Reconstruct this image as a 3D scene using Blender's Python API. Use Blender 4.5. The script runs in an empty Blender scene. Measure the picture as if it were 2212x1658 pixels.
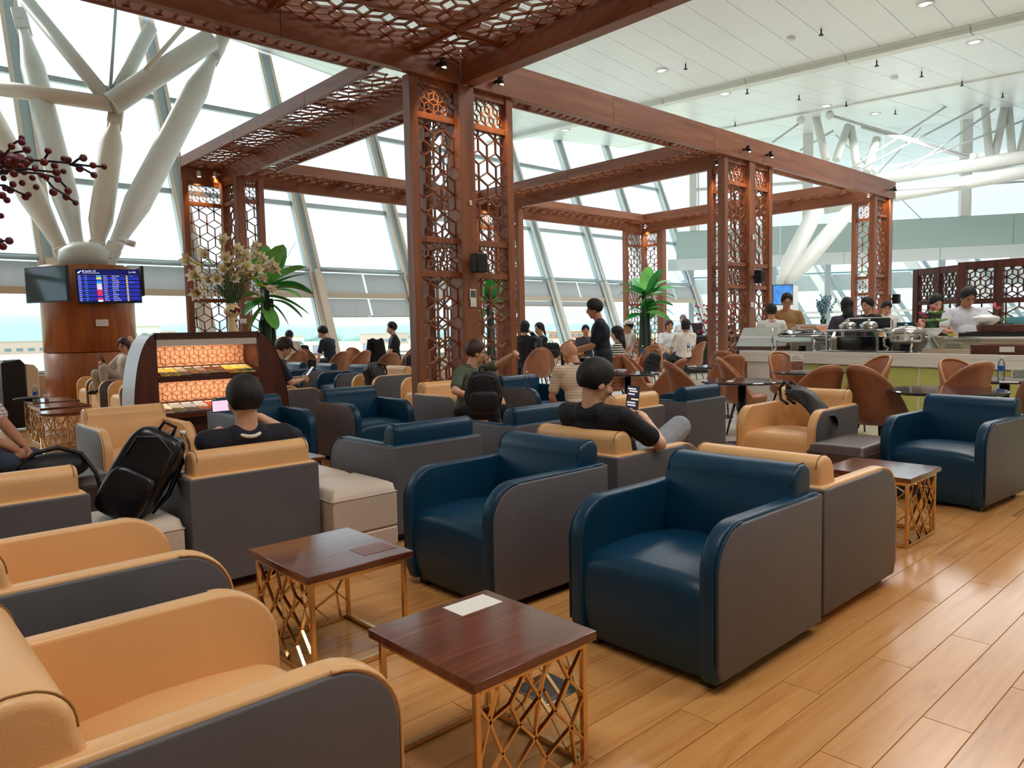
import bpy, bmesh, math, random
from mathutils import Vector as V, Matrix as M, Quaternion
random.seed(7)
SC = bpy.context.scene
COL = SC.collection
# ------------------------------------------------------------------ camera
F_PX = 1602.27; H = 1.3
YAW, PIT, ROL = math.radians(47.40626), math.radians(4.23984), math.radians(-1.23675)
_f = V((math.cos(YAW)*math.cos(PIT), math.sin(YAW)*math.cos(PIT), -math.sin(PIT)))
_r = _f.cross(V((0, 0, 1))).normalized(); _u = _r.cross(_f)
_r2 = math.cos(ROL)*_r + math.sin(ROL)*_u; _u2 = -math.sin(ROL)*_r + math.cos(ROL)*_u
cam_d = bpy.data.cameras.new('camera'); cam = bpy.data.objects.new('camera', cam_d); COL.objects.link(cam)
cam_d.sensor_width = 36; cam_d.lens = 36*F_PX/2212; cam_d.clip_start = 0.05; cam_d.clip_end = 12000
_m = M((( _r2.x, _u2.x, -_f.x, 0), (_r2.y, _u2.y, -_f.y, 0), (_r2.z, _u2.z, -_f.z, H), (0, 0, 0, 1)))
cam.matrix_world = _m
SC.camera = cam
# ------------------------------------------------------------------ light
SUN_E = 1.6; SKY_E = 1.0
w = bpy.data.worlds.new('sky'); SC.world = w; w.use_nodes = True
nt = w.node_tree; nt.nodes.clear()
wo = nt.nodes.new('ShaderNodeOutputWorld'); bg = nt.nodes.new('ShaderNodeBackground')
tc = nt.nodes.new('ShaderNodeTexCoord'); sp = nt.nodes.new('ShaderNodeSeparateXYZ'); cr = nt.nodes.new('ShaderNodeValToRGB')
nt.links.new(tc.outputs['Generated'], sp.inputs[0]); nt.links.new(sp.outputs['Z'], cr.inputs[0])
# overcast sky: dimmer and bluer at the horizon, about three times brighter overhead
cr.color_ramp.elements[0].position = 0.0; cr.color_ramp.elements[0].color = (.315, .40, .44, 1)
cr.color_ramp.elements[1].position = 1.0; cr.color_ramp.elements[1].color = (.98, 1.0, 1.0, 1)
for p_, c_ in ((.12, (.34, .41, .44)), (.42, (.42, .465, .485)), (.6, (.62, .66, .68))):
    e_ = cr.color_ramp.elements.new(p_); e_.color = (*c_, 1)
nt.links.new(cr.outputs[0], bg.inputs['Color']); bg.inputs['Strength'].default_value = 3.3
nt.links.new(bg.outputs[0], wo.inputs['Surface'])
sd = bpy.data.lights.new('sun', 'SUN'); sd.energy = 2.6; sd.angle = math.radians(25); sd.color = (1, .97, .92)
so = bpy.data.objects.new('sun', sd); COL.objects.link(so)
so.rotation_euler = V((-.35, .80, .62)).to_track_quat('Z', 'Y').to_euler()
SC.view_settings.view_transform = 'Standard'; SC.view_settings.look = 'None'
SC.view_settings.exposure = 0.02; SC.view_settings.gamma = 1; SC.view_settings.use_curve_mapping = False
SC.cycles.use_denoising = True
SC.cycles.max_bounces = 8; SC.cycles.diffuse_bounces = 4; SC.cycles.glossy_bounces = 3
SC.cycles.transparent_max_bounces = 16; SC.cycles.transmission_bounces = 6
SC.cycles.sample_clamp_indirect = 6; SC.cycles.caustics_reflective = False; SC.cycles.caustics_refractive = False
def area(name, loc, rot, sx, sy, e, col=(1, .96, .91)):
    d = bpy.data.lights.new(name, 'AREA'); d.shape = 'RECTANGLE'; d.size = sx; d.size_y = sy; d.energy = e; d.color = col
    o = bpy.data.objects.new(name, d); COL.objects.link(o); o.location = loc; o.rotation_euler = rot
# added warm fill panels under the ceiling, standing in for its downlights
for (x_, y_) in ((0, 1), (5, -2), (10, 2), (15, 4), (13, 10)):
    area('fill_light', (x_, y_, 7.6), (0, 0, 0), 2.5, 2.5, 190)

area('fill_light', (29, 8, 8.4), (0, 0, 0), 4, 8, 700, (1, 1, 1))  # white fill added to brighten the end wall and truss
area('fill_light', (19, 11, 8.3), (0, 0, 0), 3, 6, 300, (1, 1, 1))  # white fill added above the far end of the pergola
# ------------------------------------------------------------------ projection of photograph points on real planes
def ray(px, py):
    return (_r2*((px-1106)/F_PX) - _u2*((py-829)/F_PX) + _f)
def PZ(px, py, z=0.0):
    d = ray(px, py); t = (z-H)/d.z; return V((d.x*t, d.y*t, z))
def PY(px, py, y):
    d = ray(px, py); t = y/d.y; return V((d.x*t, y, H+d.z*t))
def PX(px, py, x):
    d = ray(px, py); t = x/d.x; return V((x, d.y*t, H+d.z*t))
def PD(px, py, depth):
    d = ray(px, py); return V((d.x*depth, d.y*depth, H+d.z*depth))

# ------------------------------------------------------------------ materials
MATS = {}
def srgb(c):
    return tuple(((v/255)/12.92 if v/255 <= .04045 else ((v/255+.055)/1.055)**2.4) for v in c)
def mat(name, rgb, rough=.5, metal=0, var=0.0, vs=6.0, bump=0.0, bs=60.0, spec=.5, emit=0, coat=0, trans=0, alpha=1, stretch=None):
    if name in MATS: return MATS[name]
    m = bpy.data.materials.new(name); m.use_nodes = True; n = m.node_tree; b = n.nodes['Principled BSDF']
    c = srgb(rgb); b.inputs['Base Color'].default_value = (*c, 1); b.inputs['Roughness'].default_value = rough
    b.inputs['Metallic'].default_value = metal; b.inputs['Specular IOR Level'].default_value = spec
    if coat: b.inputs['Coat Weight'].default_value = coat; b.inputs['Coat Roughness'].default_value = .1
    if emit: b.inputs['Emission Color'].default_value = (*c, 1); b.inputs['Emission Strength'].default_value = emit
    if trans: b.inputs['Transmission Weight'].default_value = trans; b.inputs['IOR'].default_value = 1.2
    b.inputs['Alpha'].default_value = alpha
    t = n.nodes.new('ShaderNodeTexCoord'); mp = n.nodes.new('ShaderNodeMapping'); n.links.new(t.outputs['Object'], mp.inputs[0])
    if stretch: mp.inputs['Scale'].default_value = stretch
    if var:
        nz = n.nodes.new('ShaderNodeTexNoise'); nz.inputs['Scale'].default_value = vs; nz.inputs['Detail'].default_value = 5
        n.links.new(mp.outputs[0], nz.inputs['Vector'])
        r = n.nodes.new('ShaderNodeValToRGB'); n.links.new(nz.outputs[0], r.inputs[0])
        r.color_ramp.elements[0].position = .3; r.color_ramp.elements[1].position = .72
        r.color_ramp.elements[0].color = (*[v*(1-var) for v in c], 1); r.color_ramp.elements[1].color = (*[min(1, v*(1+var)) for v in c], 1)
        n.links.new(r.outputs[0], b.inputs['Base Color'])
    if bump:
        nz2 = n.nodes.new('ShaderNodeTexNoise'); nz2.inputs['Scale'].default_value = bs; nz2.inputs['Detail'].default_value = 3
        n.links.new(mp.outputs[0], nz2.inputs['Vector'])
        bp = n.nodes.new('ShaderNodeBump'); bp.inputs['Strength'].default_value = bump; bp.inputs['Distance'].default_value = .01
        n.links.new(nz2.outputs[0], bp.inputs['Height']); n.links.new(bp.outputs[0], b.inputs['Normal'])
    MATS[name] = m; return m
def wood(name, dark, light, rough=.35, axis='X', scale=1.0, knots=False, coat=0):
    if name in MATS: return MATS[name]
    m = bpy.data.materials.new(name); m.use_nodes = True; n = m.node_tree; b = n.nodes['Principled BSDF']
    b.inputs['Roughness'].default_value = rough
    if coat: b.inputs['Coat Weight'].default_value = coat; b.inputs['Coat Roughness'].default_value = .12
    t = n.nodes.new('ShaderNodeTexCoord'); mp = n.nodes.new('ShaderNodeMapping')
    g = n.nodes.new('ShaderNodeNewGeometry')
    n.links.new(g.outputs['Position'], mp.inputs[0])
    s = [12*scale]*3; s['XYZ'.index(axis)] = .9*scale; mp.inputs['Scale'].default_value = s
    oi = n.nodes.new('ShaderNodeObjectInfo'); ad = n.nodes.new('ShaderNodeVectorMath'); ad.operation = 'ADD'
    sc = n.nodes.new('ShaderNodeVectorMath'); sc.operation = 'SCALE'; sc.inputs['Scale'].default_value = 37.0
    cb = n.nodes.new('ShaderNodeCombineXYZ')
    for k in range(3): n.links.new(oi.outputs['Random'], cb.inputs[k])
    n.links.new(cb.outputs[0], sc.inputs[0]); n.links.new(mp.outputs[0], ad.inputs[0]); n.links.new(sc.outputs[0], ad.inputs[1])
    nz = n.nodes.new('ShaderNodeTexNoise'); nz.inputs['Scale'].default_value = 1.0; nz.inputs['Detail'].default_value = 7; nz.inputs['Distortion'].default_value = 1.2 if knots else .4
    n.links.new(ad.outputs[0], nz.inputs['Vector'])
    r = n.nodes.new('ShaderNodeValToRGB'); n.links.new(nz.outputs[0], r.inputs[0])
    r.color_ramp.elements[0].position = .32; r.color_ramp.elements[1].position = .68
    r.color_ramp.elements[0].color = (*srgb(dark), 1); r.color_ramp.elements[1].color = (*srgb(light), 1)
    hs = n.nodes.new('ShaderNodeHueSaturation'); mr = n.nodes.new('ShaderNodeMapRange')
    mr.inputs[3].default_value = .94; mr.inputs[4].default_value = 1.05
    n.links.new(oi.outputs['Random'], mr.inputs[0]); n.links.new(mr.outputs[0], hs.inputs['Value']); n.links.new(r.outputs[0], hs.inputs['Color'])
    if not knots: mr.inputs[3].default_value = .95; mr.inputs[4].default_value = 1.05
    n.links.new(hs.outputs[0], b.inputs['Base Color'])
    bp = n.nodes.new('ShaderNodeBump'); bp.inputs['Strength'].default_value = .08; bp.inputs['Distance'].default_value = .004
    n.links.new(nz.outputs[0], bp.inputs['Height']); n.links.new(bp.outputs[0], b.inputs['Normal'])
    MATS[name] = m; return m
def fabric_tl(name, rgb):
    m = bpy.data.materials.new(name); m.use_nodes = True; n = m.node_tree; n.nodes.clear()
    o = n.nodes.new('ShaderNodeOutputMaterial'); mx = n.nodes.new('ShaderNodeMixShader'); d = n.nodes.new('ShaderNodeBsdfDiffuse'); t = n.nodes.new('ShaderNodeBsdfTranslucent')
    for q in (d, t): q.inputs[0].default_value = (*srgb(rgb), 1)
    mx.inputs[0].default_value = .6; n.links.new(d.outputs[0], mx.inputs[1]); n.links.new(t.outputs[0], mx.inputs[2]); n.links.new(mx.outputs[0], o.inputs[0]); MATS[name] = m; return m
def glassmat(name, tint=(.93, .98, 1), refl=.5):
    if name in MATS: return MATS[name]
    m = bpy.data.materials.new(name); m.use_nodes = True; n = m.node_tree; n.nodes.clear()
    o = n.nodes.new('ShaderNodeOutputMaterial'); mx = n.nodes.new('ShaderNodeMixShader'); tr = n.nodes.new('ShaderNodeBsdfTransparent')
    gl = n.nodes.new('ShaderNodeBsdfGlossy'); gl.inputs['Roughness'].default_value = .02
    fr = n.nodes.new('ShaderNodeFresnel'); fr.inputs[0].default_value = 1.45
    ml = n.nodes.new('ShaderNodeMath'); ml.operation = 'MULTIPLY'; ml.inputs[1].default_value = refl
    tr.inputs[0].default_value = (*tint, 1)
    n.links.new(fr.outputs[0], ml.inputs[0]); n.links.new(ml.outputs[0], mx.inputs[0]); n.links.new(tr.outputs[0], mx.inputs[1])
    n.links.new(gl.outputs[0], mx.inputs[2]); n.links.new(mx.outputs[0], o.inputs[0]); MATS[name] = m; return m

blue = mat('blue_leather', (4, 56, 84), .36, spec=.38, var=.12, vs=3, bump=.12, bs=160, coat=.0)
tan = mat('tan_leather', (232, 182, 126), .36, var=.06, vs=3, bump=.10, bs=160)
grey = mat('grey_leather', (98, 97, 102), .46, spec=.35, var=.06, vs=4, bump=.15, bs=220)
cream = mat('cream_leather', (214, 196, 180), .38, var=.04, vs=3, bump=.08, bs=150)
brownott = mat('dark_brown_leather', (74, 58, 54), .4, var=.1, vs=3, bump=.1)
cognac = mat('cognac_leather', (156, 98, 66), .38, var=.22, vs=5, bump=.12, bs=90)
black = mat('black_plastic', (14, 15, 18), .35)
blackfab = mat('black_fabric', (12, 13, 20), .55, var=.3, vs=9, bump=.3, bs=70)
blackshine = mat('black_nylon', (8, 12, 22), .28, var=.2, vs=4, bump=.5, bs=12)
gold = mat('brass_frame', (222, 186, 134), .22, 1.0, var=.1, vs=8)
steel = mat('stainless_steel', (196, 196, 196), .18, 1.0)
white = mat('white_paint', (236, 238, 238), .35)
whitemetal = mat('white_painted_steel', (222, 224, 220), .38, var=.03, vs=2)
warmsteel = mat('cream_painted_steel', (222, 208, 192), .4, var=.03, vs=2)
alum = mat('grey_aluminium', (170, 186, 192), .35, .2)
ceilm = mat('white_ceiling_metal', (232, 236, 238), .30, 0, var=.02, vs=.5, spec=.6)
pwood = wood('pergola_timber', (124, 72, 48), (156, 98, 68), .38, 'Z', .8)
pwoodx = wood('pergola_timber_x', (124, 72, 48), (156, 98, 68), .38, 'X', .8)
pwoody = wood('pergola_timber_y', (124, 72, 48), (156, 98, 68), .38, 'Y', .8)
dwood = wood('dark_timber', (58, 26, 20), (88, 42, 30), .35, 'X', 1)
dwoodz = wood('dark_timber_z', (64, 30, 24), (98, 50, 36), .35, 'Z', 1)
topwood = wood('table_top_wood', (82, 42, 28), (118, 64, 44), .15, 'X', 3.2, coat=.5)
colwood = wood('column_veneer', (150, 84, 48), (186, 112, 66), .35, 'Z', .7)
plankm = wood('oak_plank', (168, 108, 56), (222, 168, 106), .22, 'X', 1.0, knots=True)
for _n in plankm.node_tree.nodes:
    if _n.type == 'VALTORGB':
        _n.color_ramp.elements[0].position = .24; _n.color_ramp.elements[1].position = .80; _e = _n.color_ramp.elements.new(.44); _e.color = (*srgb((206, 146, 84)), 1)
    if _n.type == 'TEX_NOISE': _n.inputs['Roughness'].default_value = .62
glassm = glassmat('window_glass')
clear = glassmat('clear_glass', (.9, .97, .98), 1.0)
blackglass = mat('black_table_glass', (20, 20, 26), .06, spec=.8)
paper = mat('white_paper', (240, 238, 232), .5)

# ------------------------------------------------------------------ object helpers
def link(o, parent=None):
    COL.objects.link(o)
    if parent is not None: o.parent = parent
    return o
def tag(o, label=None, cat=None, group=None, kind=None):
    if label: o['label'] = label
    if cat: o['category'] = cat
    if group: o['group'] = group
    if kind: o['kind'] = kind
    return o
def empty(name, loc=(0, 0, 0), rz=0, label=None, cat=None, group=None, kind=None, parent=None):
    o = bpy.data.objects.new(name, None); link(o, parent); o.location = loc; o.rotation_euler = (0, 0, rz)
    o.empty_display_size = .1
    return tag(o, label, cat, group, kind)
class B:
    """collects shapes into one mesh"""
    def __init__(s): s.v = []; s.f = []; s.mi = []; s.sm = []
    def add(s, vs, fs, mi=0, sm=False):
        o = len(s.v); s.v += [tuple(v) for v in vs]
        for f in fs: s.f.append(tuple(i+o for i in f)); s.mi.append(mi); s.sm.append(sm)
        return s
    def box(s, a, b, mi=0, mx=None):
        (x0, y0, z0), (x1, y1, z1) = a, b
        vs = [V(p) for p in ((x0, y0, z0), (x1, y0, z0), (x1, y1, z0), (x0, y1, z0), (x0, y0, z1), (x1, y0, z1), (x1, y1, z1), (x0, y1, z1))]
        if mx is not None: vs = [mx @ v for v in vs]
        return s.add(vs, [(0, 3, 2, 1), (4, 5, 6, 7), (0, 1, 5, 4), (1, 2, 6, 5), (2, 3, 7, 6), (3, 0, 4, 7)], mi)
    def bar(s, p, q, w, h, mi=0, up=(0, 0, 1)):
        p = V(p); q = V(q); d = (q-p)
        if d.length < 1e-6: return s
        d.normalize(); up = V(up)
        if abs(d.dot(up)) > .99: up = V((1, 0, 0)) if abs(d.x) < .9 else V((0, 1, 0))
        a = d.cross(up).normalized()*w/2; b = a.cross(d).normalized()*h/2
        vs = [p-a-b, p+a-b, p+a+b, p-a+b, q-a-b, q+a-b, q+a+b, q-a+b]
        return s.add(vs, [(0, 3, 2, 1), (4, 5, 6, 7), (0, 1, 5, 4), (1, 2, 6, 5), (2, 3, 7, 6), (3, 0, 4, 7)], mi)
    def tube(s, pts, rs, n=10, mi=0, caps=True):
        pts = [V(p) for p in pts]
        if not hasattr(rs, '__len__'): rs = [rs]*len(pts)
        base = len(s.v); ref = None; rings = []
        for i, p in enumerate(pts):
            d = (pts[min(i+1, len(pts)-1)]-pts[max(i-1, 0)])
            d = d.normalized() if d.length > 1e-9 else V((0, 0, 1))
            if ref is None:
                ref = V((0, 0, 1)) if abs(d.z) < .9 else V((1, 0, 0))
            a = d.cross(ref).normalized(); ref = a.cross(d).normalized()
            rings.append([p+(a*math.cos(2*math.pi*k/n)+ref*math.sin(2*math.pi*k/n))*rs[i] for k in range(n)])
        vs = [v for r in rings for v in r]; fs = []
        for i in range(len(pts)-1):
            for k in range(n):
                k2 = (k+1) % n; fs.append((i*n+k, i*n+k2, (i+1)*n+k2, (i+1)*n+k))
        s.add(vs, fs, mi, True)
        if caps:
            o = base; s.f.append(tuple(o+k for k in range(n))[::-1]); s.mi.append(mi); s.sm.append(False)
            o = base+(len(pts)-1)*n; s.f.append(tuple(o+k for k in range(n))); s.mi.append(mi); s.sm.append(False)
        return s
    def lathe(s, prof, n=24, c=(0, 0, 0), mi=0, sm=True):
        c = V(c); vs = []; fs = []
        for r, z in prof: vs += [c+V((r*math.cos(2*math.pi*k/n), r*math.sin(2*math.pi*k/n), z)) for k in range(n)]
        for i in range(len(prof)-1):
            for k in range(n):
                k2 = (k+1) % n; fs.append((i*n+k, i*n+k2, (i+1)*n+k2, (i+1)*n+k))
        s.add(vs, fs, mi, sm)
        return s
    def ell(s, c, r, n=12, m=8, mi=0, mx=None):
        c = V(c); vs = []; fs = []
        for i in range(m+1):
            t = math.pi*i/m
            for k in range(n):
                p = 2*math.pi*k/n; q = V((r[0]*math.sin(t)*math.cos(p), r[1]*math.sin(t)*math.sin(p), r[2]*math.cos(t)))
                if mx is not None: q = mx @ q
                vs.append(c+q)
        for i in range(m):
            for k in range(n):
                k2 = (k+1) % n; fs.append((i*n+k, (i+1)*n+k, (i+1)*n+k2, i*n+k2))
        return s.add(vs, fs, mi, True)
    def prism(s, poly, depth, fn, mi=0):
        """poly: 2-D points; fn(u,v,w) -> 3-D; w from 0 to depth"""
        n = len(poly); vs = [fn(u, v, 0) for u, v in poly]+[fn(u, v, depth) for u, v in poly]
        fs = [tuple(range(n))[::-1], tuple(range(n, 2*n))]+[(i, (i+1) % n, n+(i+1) % n, n+i) for i in range(n)]
        return s.add(vs, fs, mi)
    def grid(s, fn, nu, nv, mi=0, sm=True):
        vs = [fn(i/nu, j/nv) for i in range(nu+1) for j in range(nv+1)]
        fs = [(i*(nv+1)+j, (i+1)*(nv+1)+j, (i+1)*(nv+1)+j+1, i*(nv+1)+j+1) for i in range(nu) for j in range(nv)]
        return s.add(vs, fs, mi, sm)
    def mesh(s, name, mats, bevel=0, seg=2, smooth=False, weld=False, subd=0, recalc=True, solid=0):
        me = bpy.data.meshes.new(name); me.from_pydata(s.v, [], s.f)
        ms = mats if isinstance(mats, (list, tuple)) else [mats]
        for m_ in ms: me.materials.append(m_)
        for p, a, b in zip(me.polygons, s.mi, s.sm): p.material_index = a; p.use_smooth = b or smooth
        if bevel or weld or recalc or subd or solid:
            bm = bmesh.new(); bm.from_mesh(me)
            if weld: bmesh.ops.remove_doubles(bm, verts=bm.verts, dist=.0004)
            if recalc: bmesh.ops.recalc_face_normals(bm, faces=bm.faces)
            if solid: bmesh.ops.solidify(bm, geom=list(bm.faces), thickness=solid)
            if bevel:
                ed = [e for e in bm.edges if len(e.link_faces) == 2 and e.calc_face_angle(0) > .5]
                r = bmesh.ops.bevel(bm, geom=ed, offset=bevel, segments=seg, profile=.5, affect='EDGES', clamp_overlap=True)
                if smooth:
                    for f_ in bm.faces: f_.smooth = True
                for f_ in r['faces']: f_.smooth = True
            bm.to_mesh(me); bm.free()
            if bevel and smooth:
                try: me.set_sharp_from_angle(angle=math.radians(50))
                except Exception: pass
        return me
    def build(s, name, mats, parent=None, **k):
        o = bpy.data.objects.new(name, s.mesh(name, mats, **k)); return link(o, parent)
def inst(name, me, parent=None, loc=(0, 0, 0), rz=0):
    o = bpy.data.objects.new(name, me); link(o, parent); o.location = loc; o.rotation_euler = (0, 0, rz); return o
def copy_tree(o, parent=None):
    c = o.copy(); COL.objects.link(c); c.parent = parent
    for ch in list(KIDS.get(o.name, o.children)): copy_tree(ch, c)
    return c
KIDS = {}
def place(o, loc, rz, label, cat=None, group=None):
    o.location = loc; o.rotation_euler = (0, 0, rz); tag(o, label, cat, group); return o
def text(txt, size, m, parent, loc, rot, name='lettering', align='LEFT', ext=.0008):
    cu = bpy.data.curves.new(name, 'FONT'); cu.body = txt; cu.size = size; cu.extrude = ext; cu.align_x = align; cu.resolution_u = 2
    t = bpy.data.objects.new('tmp_text', cu); COL.objects.link(t)
    me = bpy.data.meshes.new_from_object(t); bpy.data.objects.remove(t); me.name = name
    me.materials.clear(); me.materials.append(m)
    o = bpy.data.objects.new(name, me); link(o, parent); o.location = loc; o.rotation_euler = rot
    return o
def lattice(w, h, a, off=(0, 0), vertical=True):
    """segments of a rhombille (stacked cubes) pattern of edge a clipped to w x h"""
    segs = []; R3 = math.sqrt(3)
    n = int(max(w, h)/a)+6
    if not vertical: w, h = h, w
    for i in range(-2*n, 2*n):
        for j in range(-2*n, 2*n):
            def pt(i, j): return (i*a*R3/2+off[0], (j+i*.5)*a+off[1])
            x, y = pt(i, j)
            if x < -2*a or x > w+2*a or y < -2*a or y > h+2*a: continue
            c0 = (i-j) % 3
            for di, dj in ((0, 1), (1, 0), (1, -1)):
                c1 = (i+di-j-dj) % 3
                if (c0 == 0) == (c1 == 0): continue
                x1, y1 = pt(i+di, j+dj)
                # Liang-Barsky
                dx, dy = x1-x, y1-y; t0, t1 = 0., 1.; ok = True
                for p, q in ((-dx, x), (dx, w-x), (-dy, y), (dy, h-y)):
                    if abs(p) < 1e-9:
                        if q < -1e-9: ok = False
                    else:
                        r = q/p
                        if p < 0: t0 = max(t0, r)
                        else: t1 = min(t1, r)
                if ok and t1-t0 > .02: 
                    s_ = ((x+dx*t0, y+dy*t0), (x+dx*t1, y+dy*t1))
                    if not vertical: s_ = tuple((b_, a_) for a_, b_ in s_)
                    segs.append(s_)
    return segs
# ================================================================== STRUCTURE
def brickmat(name, c1, c2, mortar, sx, sy, rough, rowoff=.5):
    m = bpy.data.materials.new(name); m.use_nodes = True; n = m.node_tree; b = n.nodes['Principled BSDF']
    g = n.nodes.new('ShaderNodeNewGeometry'); br = n.nodes.new('ShaderNodeTexBrick'); n.links.new(g.outputs['Position'], br.inputs['Vector'])
    br.inputs['Color1'].default_value = (*srgb(c1), 1); br.inputs['Color2'].default_value = (*srgb(c2), 1); br.inputs['Mortar'].default_value = (*srgb(mortar), 1)
    br.inputs['Scale'].default_value = 1; br.inputs['Brick Width'].default_value = sx; br.inputs['Row Height'].default_value = sy
    br.inputs['Mortar Size'].default_value = .003; br.offset = rowoff
    n.links.new(br.outputs[0], b.inputs['Base Color']); b.inputs['Roughness'].default_value = rough; return m
floor = B().box((-12, -8, -.12), (6.6, 19.2, -.004)).build('floor', brickmat('plank_floor', (170, 116, 62), (206, 150, 92), (96, 62, 34), 1.2, .147, .3))
tag(floor, kind='structure')
pw = .147
kidx = 0
pm = []
for k in range(3):
    L = 1.2
    pm.append(B().box((.0015, .0012, -.006), (L-.0015, pw-.0012, 0)).mesh('floor_plank', plankm, bevel=.0008, seg=1))
random.seed(3)
for r in range(-7, 30):
    y = .834+pw*(r-2)
    if y > 3.4: break
    off = (r*.43) % 1.2
    x = .6-off
    while x < 6.6:
        if x+1.2 <= 6.65 and x > .0 + max(0, (1.1-y)*.4):
            inst('floor_plank', pm[0], floor, (x, y, 0)); kidx += 1
        x += 1.2
for r in range(0, 18):                       # the strip seen beyond the armchairs on the left
    y = 6.6+pw*r*1.0
    for c in range(2): inst('floor_plank', pm[0], floor, (-.4+1.2*c+(r*.43) % 1.2-.3, y, 0))
tfloor = B().box((6.6, -8, -.12), (44, 22, -.004)).build('floor', brickmat('tile_floor', (232, 226, 212), (224, 218, 204), (150, 142, 130), .6, .6, .16, 0))
tag(tfloor, kind='structure')
tilem = mat('cream_floor_tile', (232, 226, 212), .14, var=.03, vs=2)
tme = B().box((.002, .002, -.008), (.598, .598, 0)).mesh('floor_tile', tilem)
for i in range(9):
    for j in range(12): inst('floor_tile', tme, tfloor, (6.602+.6*i, -.2+.6*j, 0))
tag(B().box((6.58, -8, -.004), (6.612, 4.5, .003)).build('trim_1', mat('metal_threshold', (150, 140, 125), .4, .8)), kind='structure')

# ------- ceiling: a wave of long white metal strips
def smooth(a, b, t): t = max(0, min(1, (t-a)/(b-a))); return t*t*(3-2*t)
KN = [(-14, 8.8), (-4, 9.6), (2, 9.85), (6, 9.8), (9, 9.6), (12, 9.28), (16, 8.85), (20.9, 8.42), (21.1, 8.42), (24, 8.7), (28, 9.0), (32, 9.3), (37, 9.7), (46, 9.9)]
def zc(x, y):
    for (a, za), (b, zb) in zip(KN, KN[1:]):
        if x <= b: return za+(zb-za)*(x-a)/(b-a)+.045*(y-7)
    return KN[-1][1]+.045*(y-7)
ceil = empty('ceiling', (0, 0, 0), kind='structure')
def strip(x0, x1, y0, y1, n, name='ceiling_panel', t=.03, gap=.012, dz=0.):
    b = B(); xs = [x0+gap/2+(x1-x0-gap)*i/n for i in range(n+1)]
    vs = []
    for x in xs:
        for y in (y0+gap/2, y1-gap/2):
            z = zc(x, y)+dz; vs += [(x, y, z), (x, y, z+t)]
    fs = []
    for i in range(n):
        o = 4*i
        fs += [(o, o+4, o+6, o+2), (o+1, o+3, o+7, o+5), (o, o+1, o+5, o+4), (o+2, o+6, o+7, o+3)]
    fs += [(0, 2, 3, 1), (4*n, 4*n+1, 4*n+3, 4*n+2)]
    b.add(vs, fs, 0, False); return b.build(name, ceilm, ceil, recalc=True)
y = -6.0
while y < 22.4:
    y2 = min(y+.88, 22.6)
    for (a, c_, n) in ((-12, 2, 10), (2, 11, 12), (11, 20.85, 12)): strip(a, c_, y, y2, n)
    y = y2
y = -6.0
while y < 22.4:
    y2 = min(y+1.1, 22.6)
    for (a, c_, n) in ((21.2, 24.6, 3), (24.6, 28, 3)): strip(a, c_, y, y2, n)
    y = y2
y = -6.0
while y < 22:
    y2 = y+2.4
    for (a, c_, n) in ((28.05, 34, 3), (34, 40, 3), (40, 46, 3)): strip(a, c_, y, y2, n, gap=.02)
    y = y2
# backing above the strips keeps daylight out of the joints
bk = B(); xs = [k[0] for k in KN]
bk.add([(x, yy, zc(x, yy)+.06) for x in xs for yy in (-6.5, 22.9)], [(2*i, 2*i+1, 2*i+3, 2*i+2) for i in range(len(xs)-1)]).build('ceiling_backing', mat('ceiling_void', (206, 210, 212), .8), ceil, recalc=False)
# trim between the bays
tr = B()
for y0 in range(-6, 22, 3):
    a = V((21.02, y0+.01, zc(21, y0)-.09)); b_ = V((21.02, y0+2.99, zc(21, y0+3)-.09))
    tr.bar(a, b_, .34, .14); tr.bar(a+V((-.2, 0, .1)), b_+V((-.2, 0, .1)), .1, .1)
tr.build('ceiling_trim', whitemetal, ceil)
tr = B()
for y0 in range(-6, 20, 3):
    tr.bar((28.02, y0+.01, zc(28, y0)-.03), (28.02, y0+2.99, zc(28, y0+3)-.03), .12, .06)
tr.build('ceiling_trim', whitemetal, ceil)
tag(B().box((-14, -6.8, 0), (46, -6.5, 10.2)).build('wall_back', mat('back_wall_paint', (196, 188, 178), .6)), kind='structure')  # unseen wall, added to cut fill light from behind the camera
tag(B().box((-12.3, -6.5, 0), (-12, 19, 10.6)).build('wall_left', mat('left_wall_paint', (200, 196, 188), .6)), kind='structure')  # unseen side wall, likewise added to hold back stray daylight

# ------- leaning glass wall along the airfield
YG, LEAN = 20.5, .37
def gy(z): return YG+LEAN*(z-3.2)
posts = [-9.4, -6.05, -2.7, .62, 3.93, 7.29, 10.76, 14.1, 17.46, 20.75, 23.9, 27.2, 30.5]
gw = empty('window_1', (0, 0, 0), kind='structure')
for x in posts:
    top = zc(x, 23)+.2; b = B()
    b.bar((x, gy(.0)-.05, 0), (x, gy(top)-.05, top), .16, .36, up=(1, 0, 0))
    b.build('mullion', alum, gw)
    b2 = B(); b2.bar((x-.16, gy(0)-.12, .5), (x-.16, gy(top)-.12, top), .04, .10, up=(1, 0, 0)); b2.bar((x+.16, gy(0)-.12, .5), (x+.16, gy(top)-.12, top), .04, .10, up=(1, 0, 0))
    b2.bar((x, gy(.0)-.3, 0), (x, gy(3.15)-.3, 3.15), .22, .16, up=(1, 0, 0))
    b2.build('mullion_bead', warmsteel if x < 15 else whitemetal, gw)
zs = [.5, 3.2, 5.2, 7.92]
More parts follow.
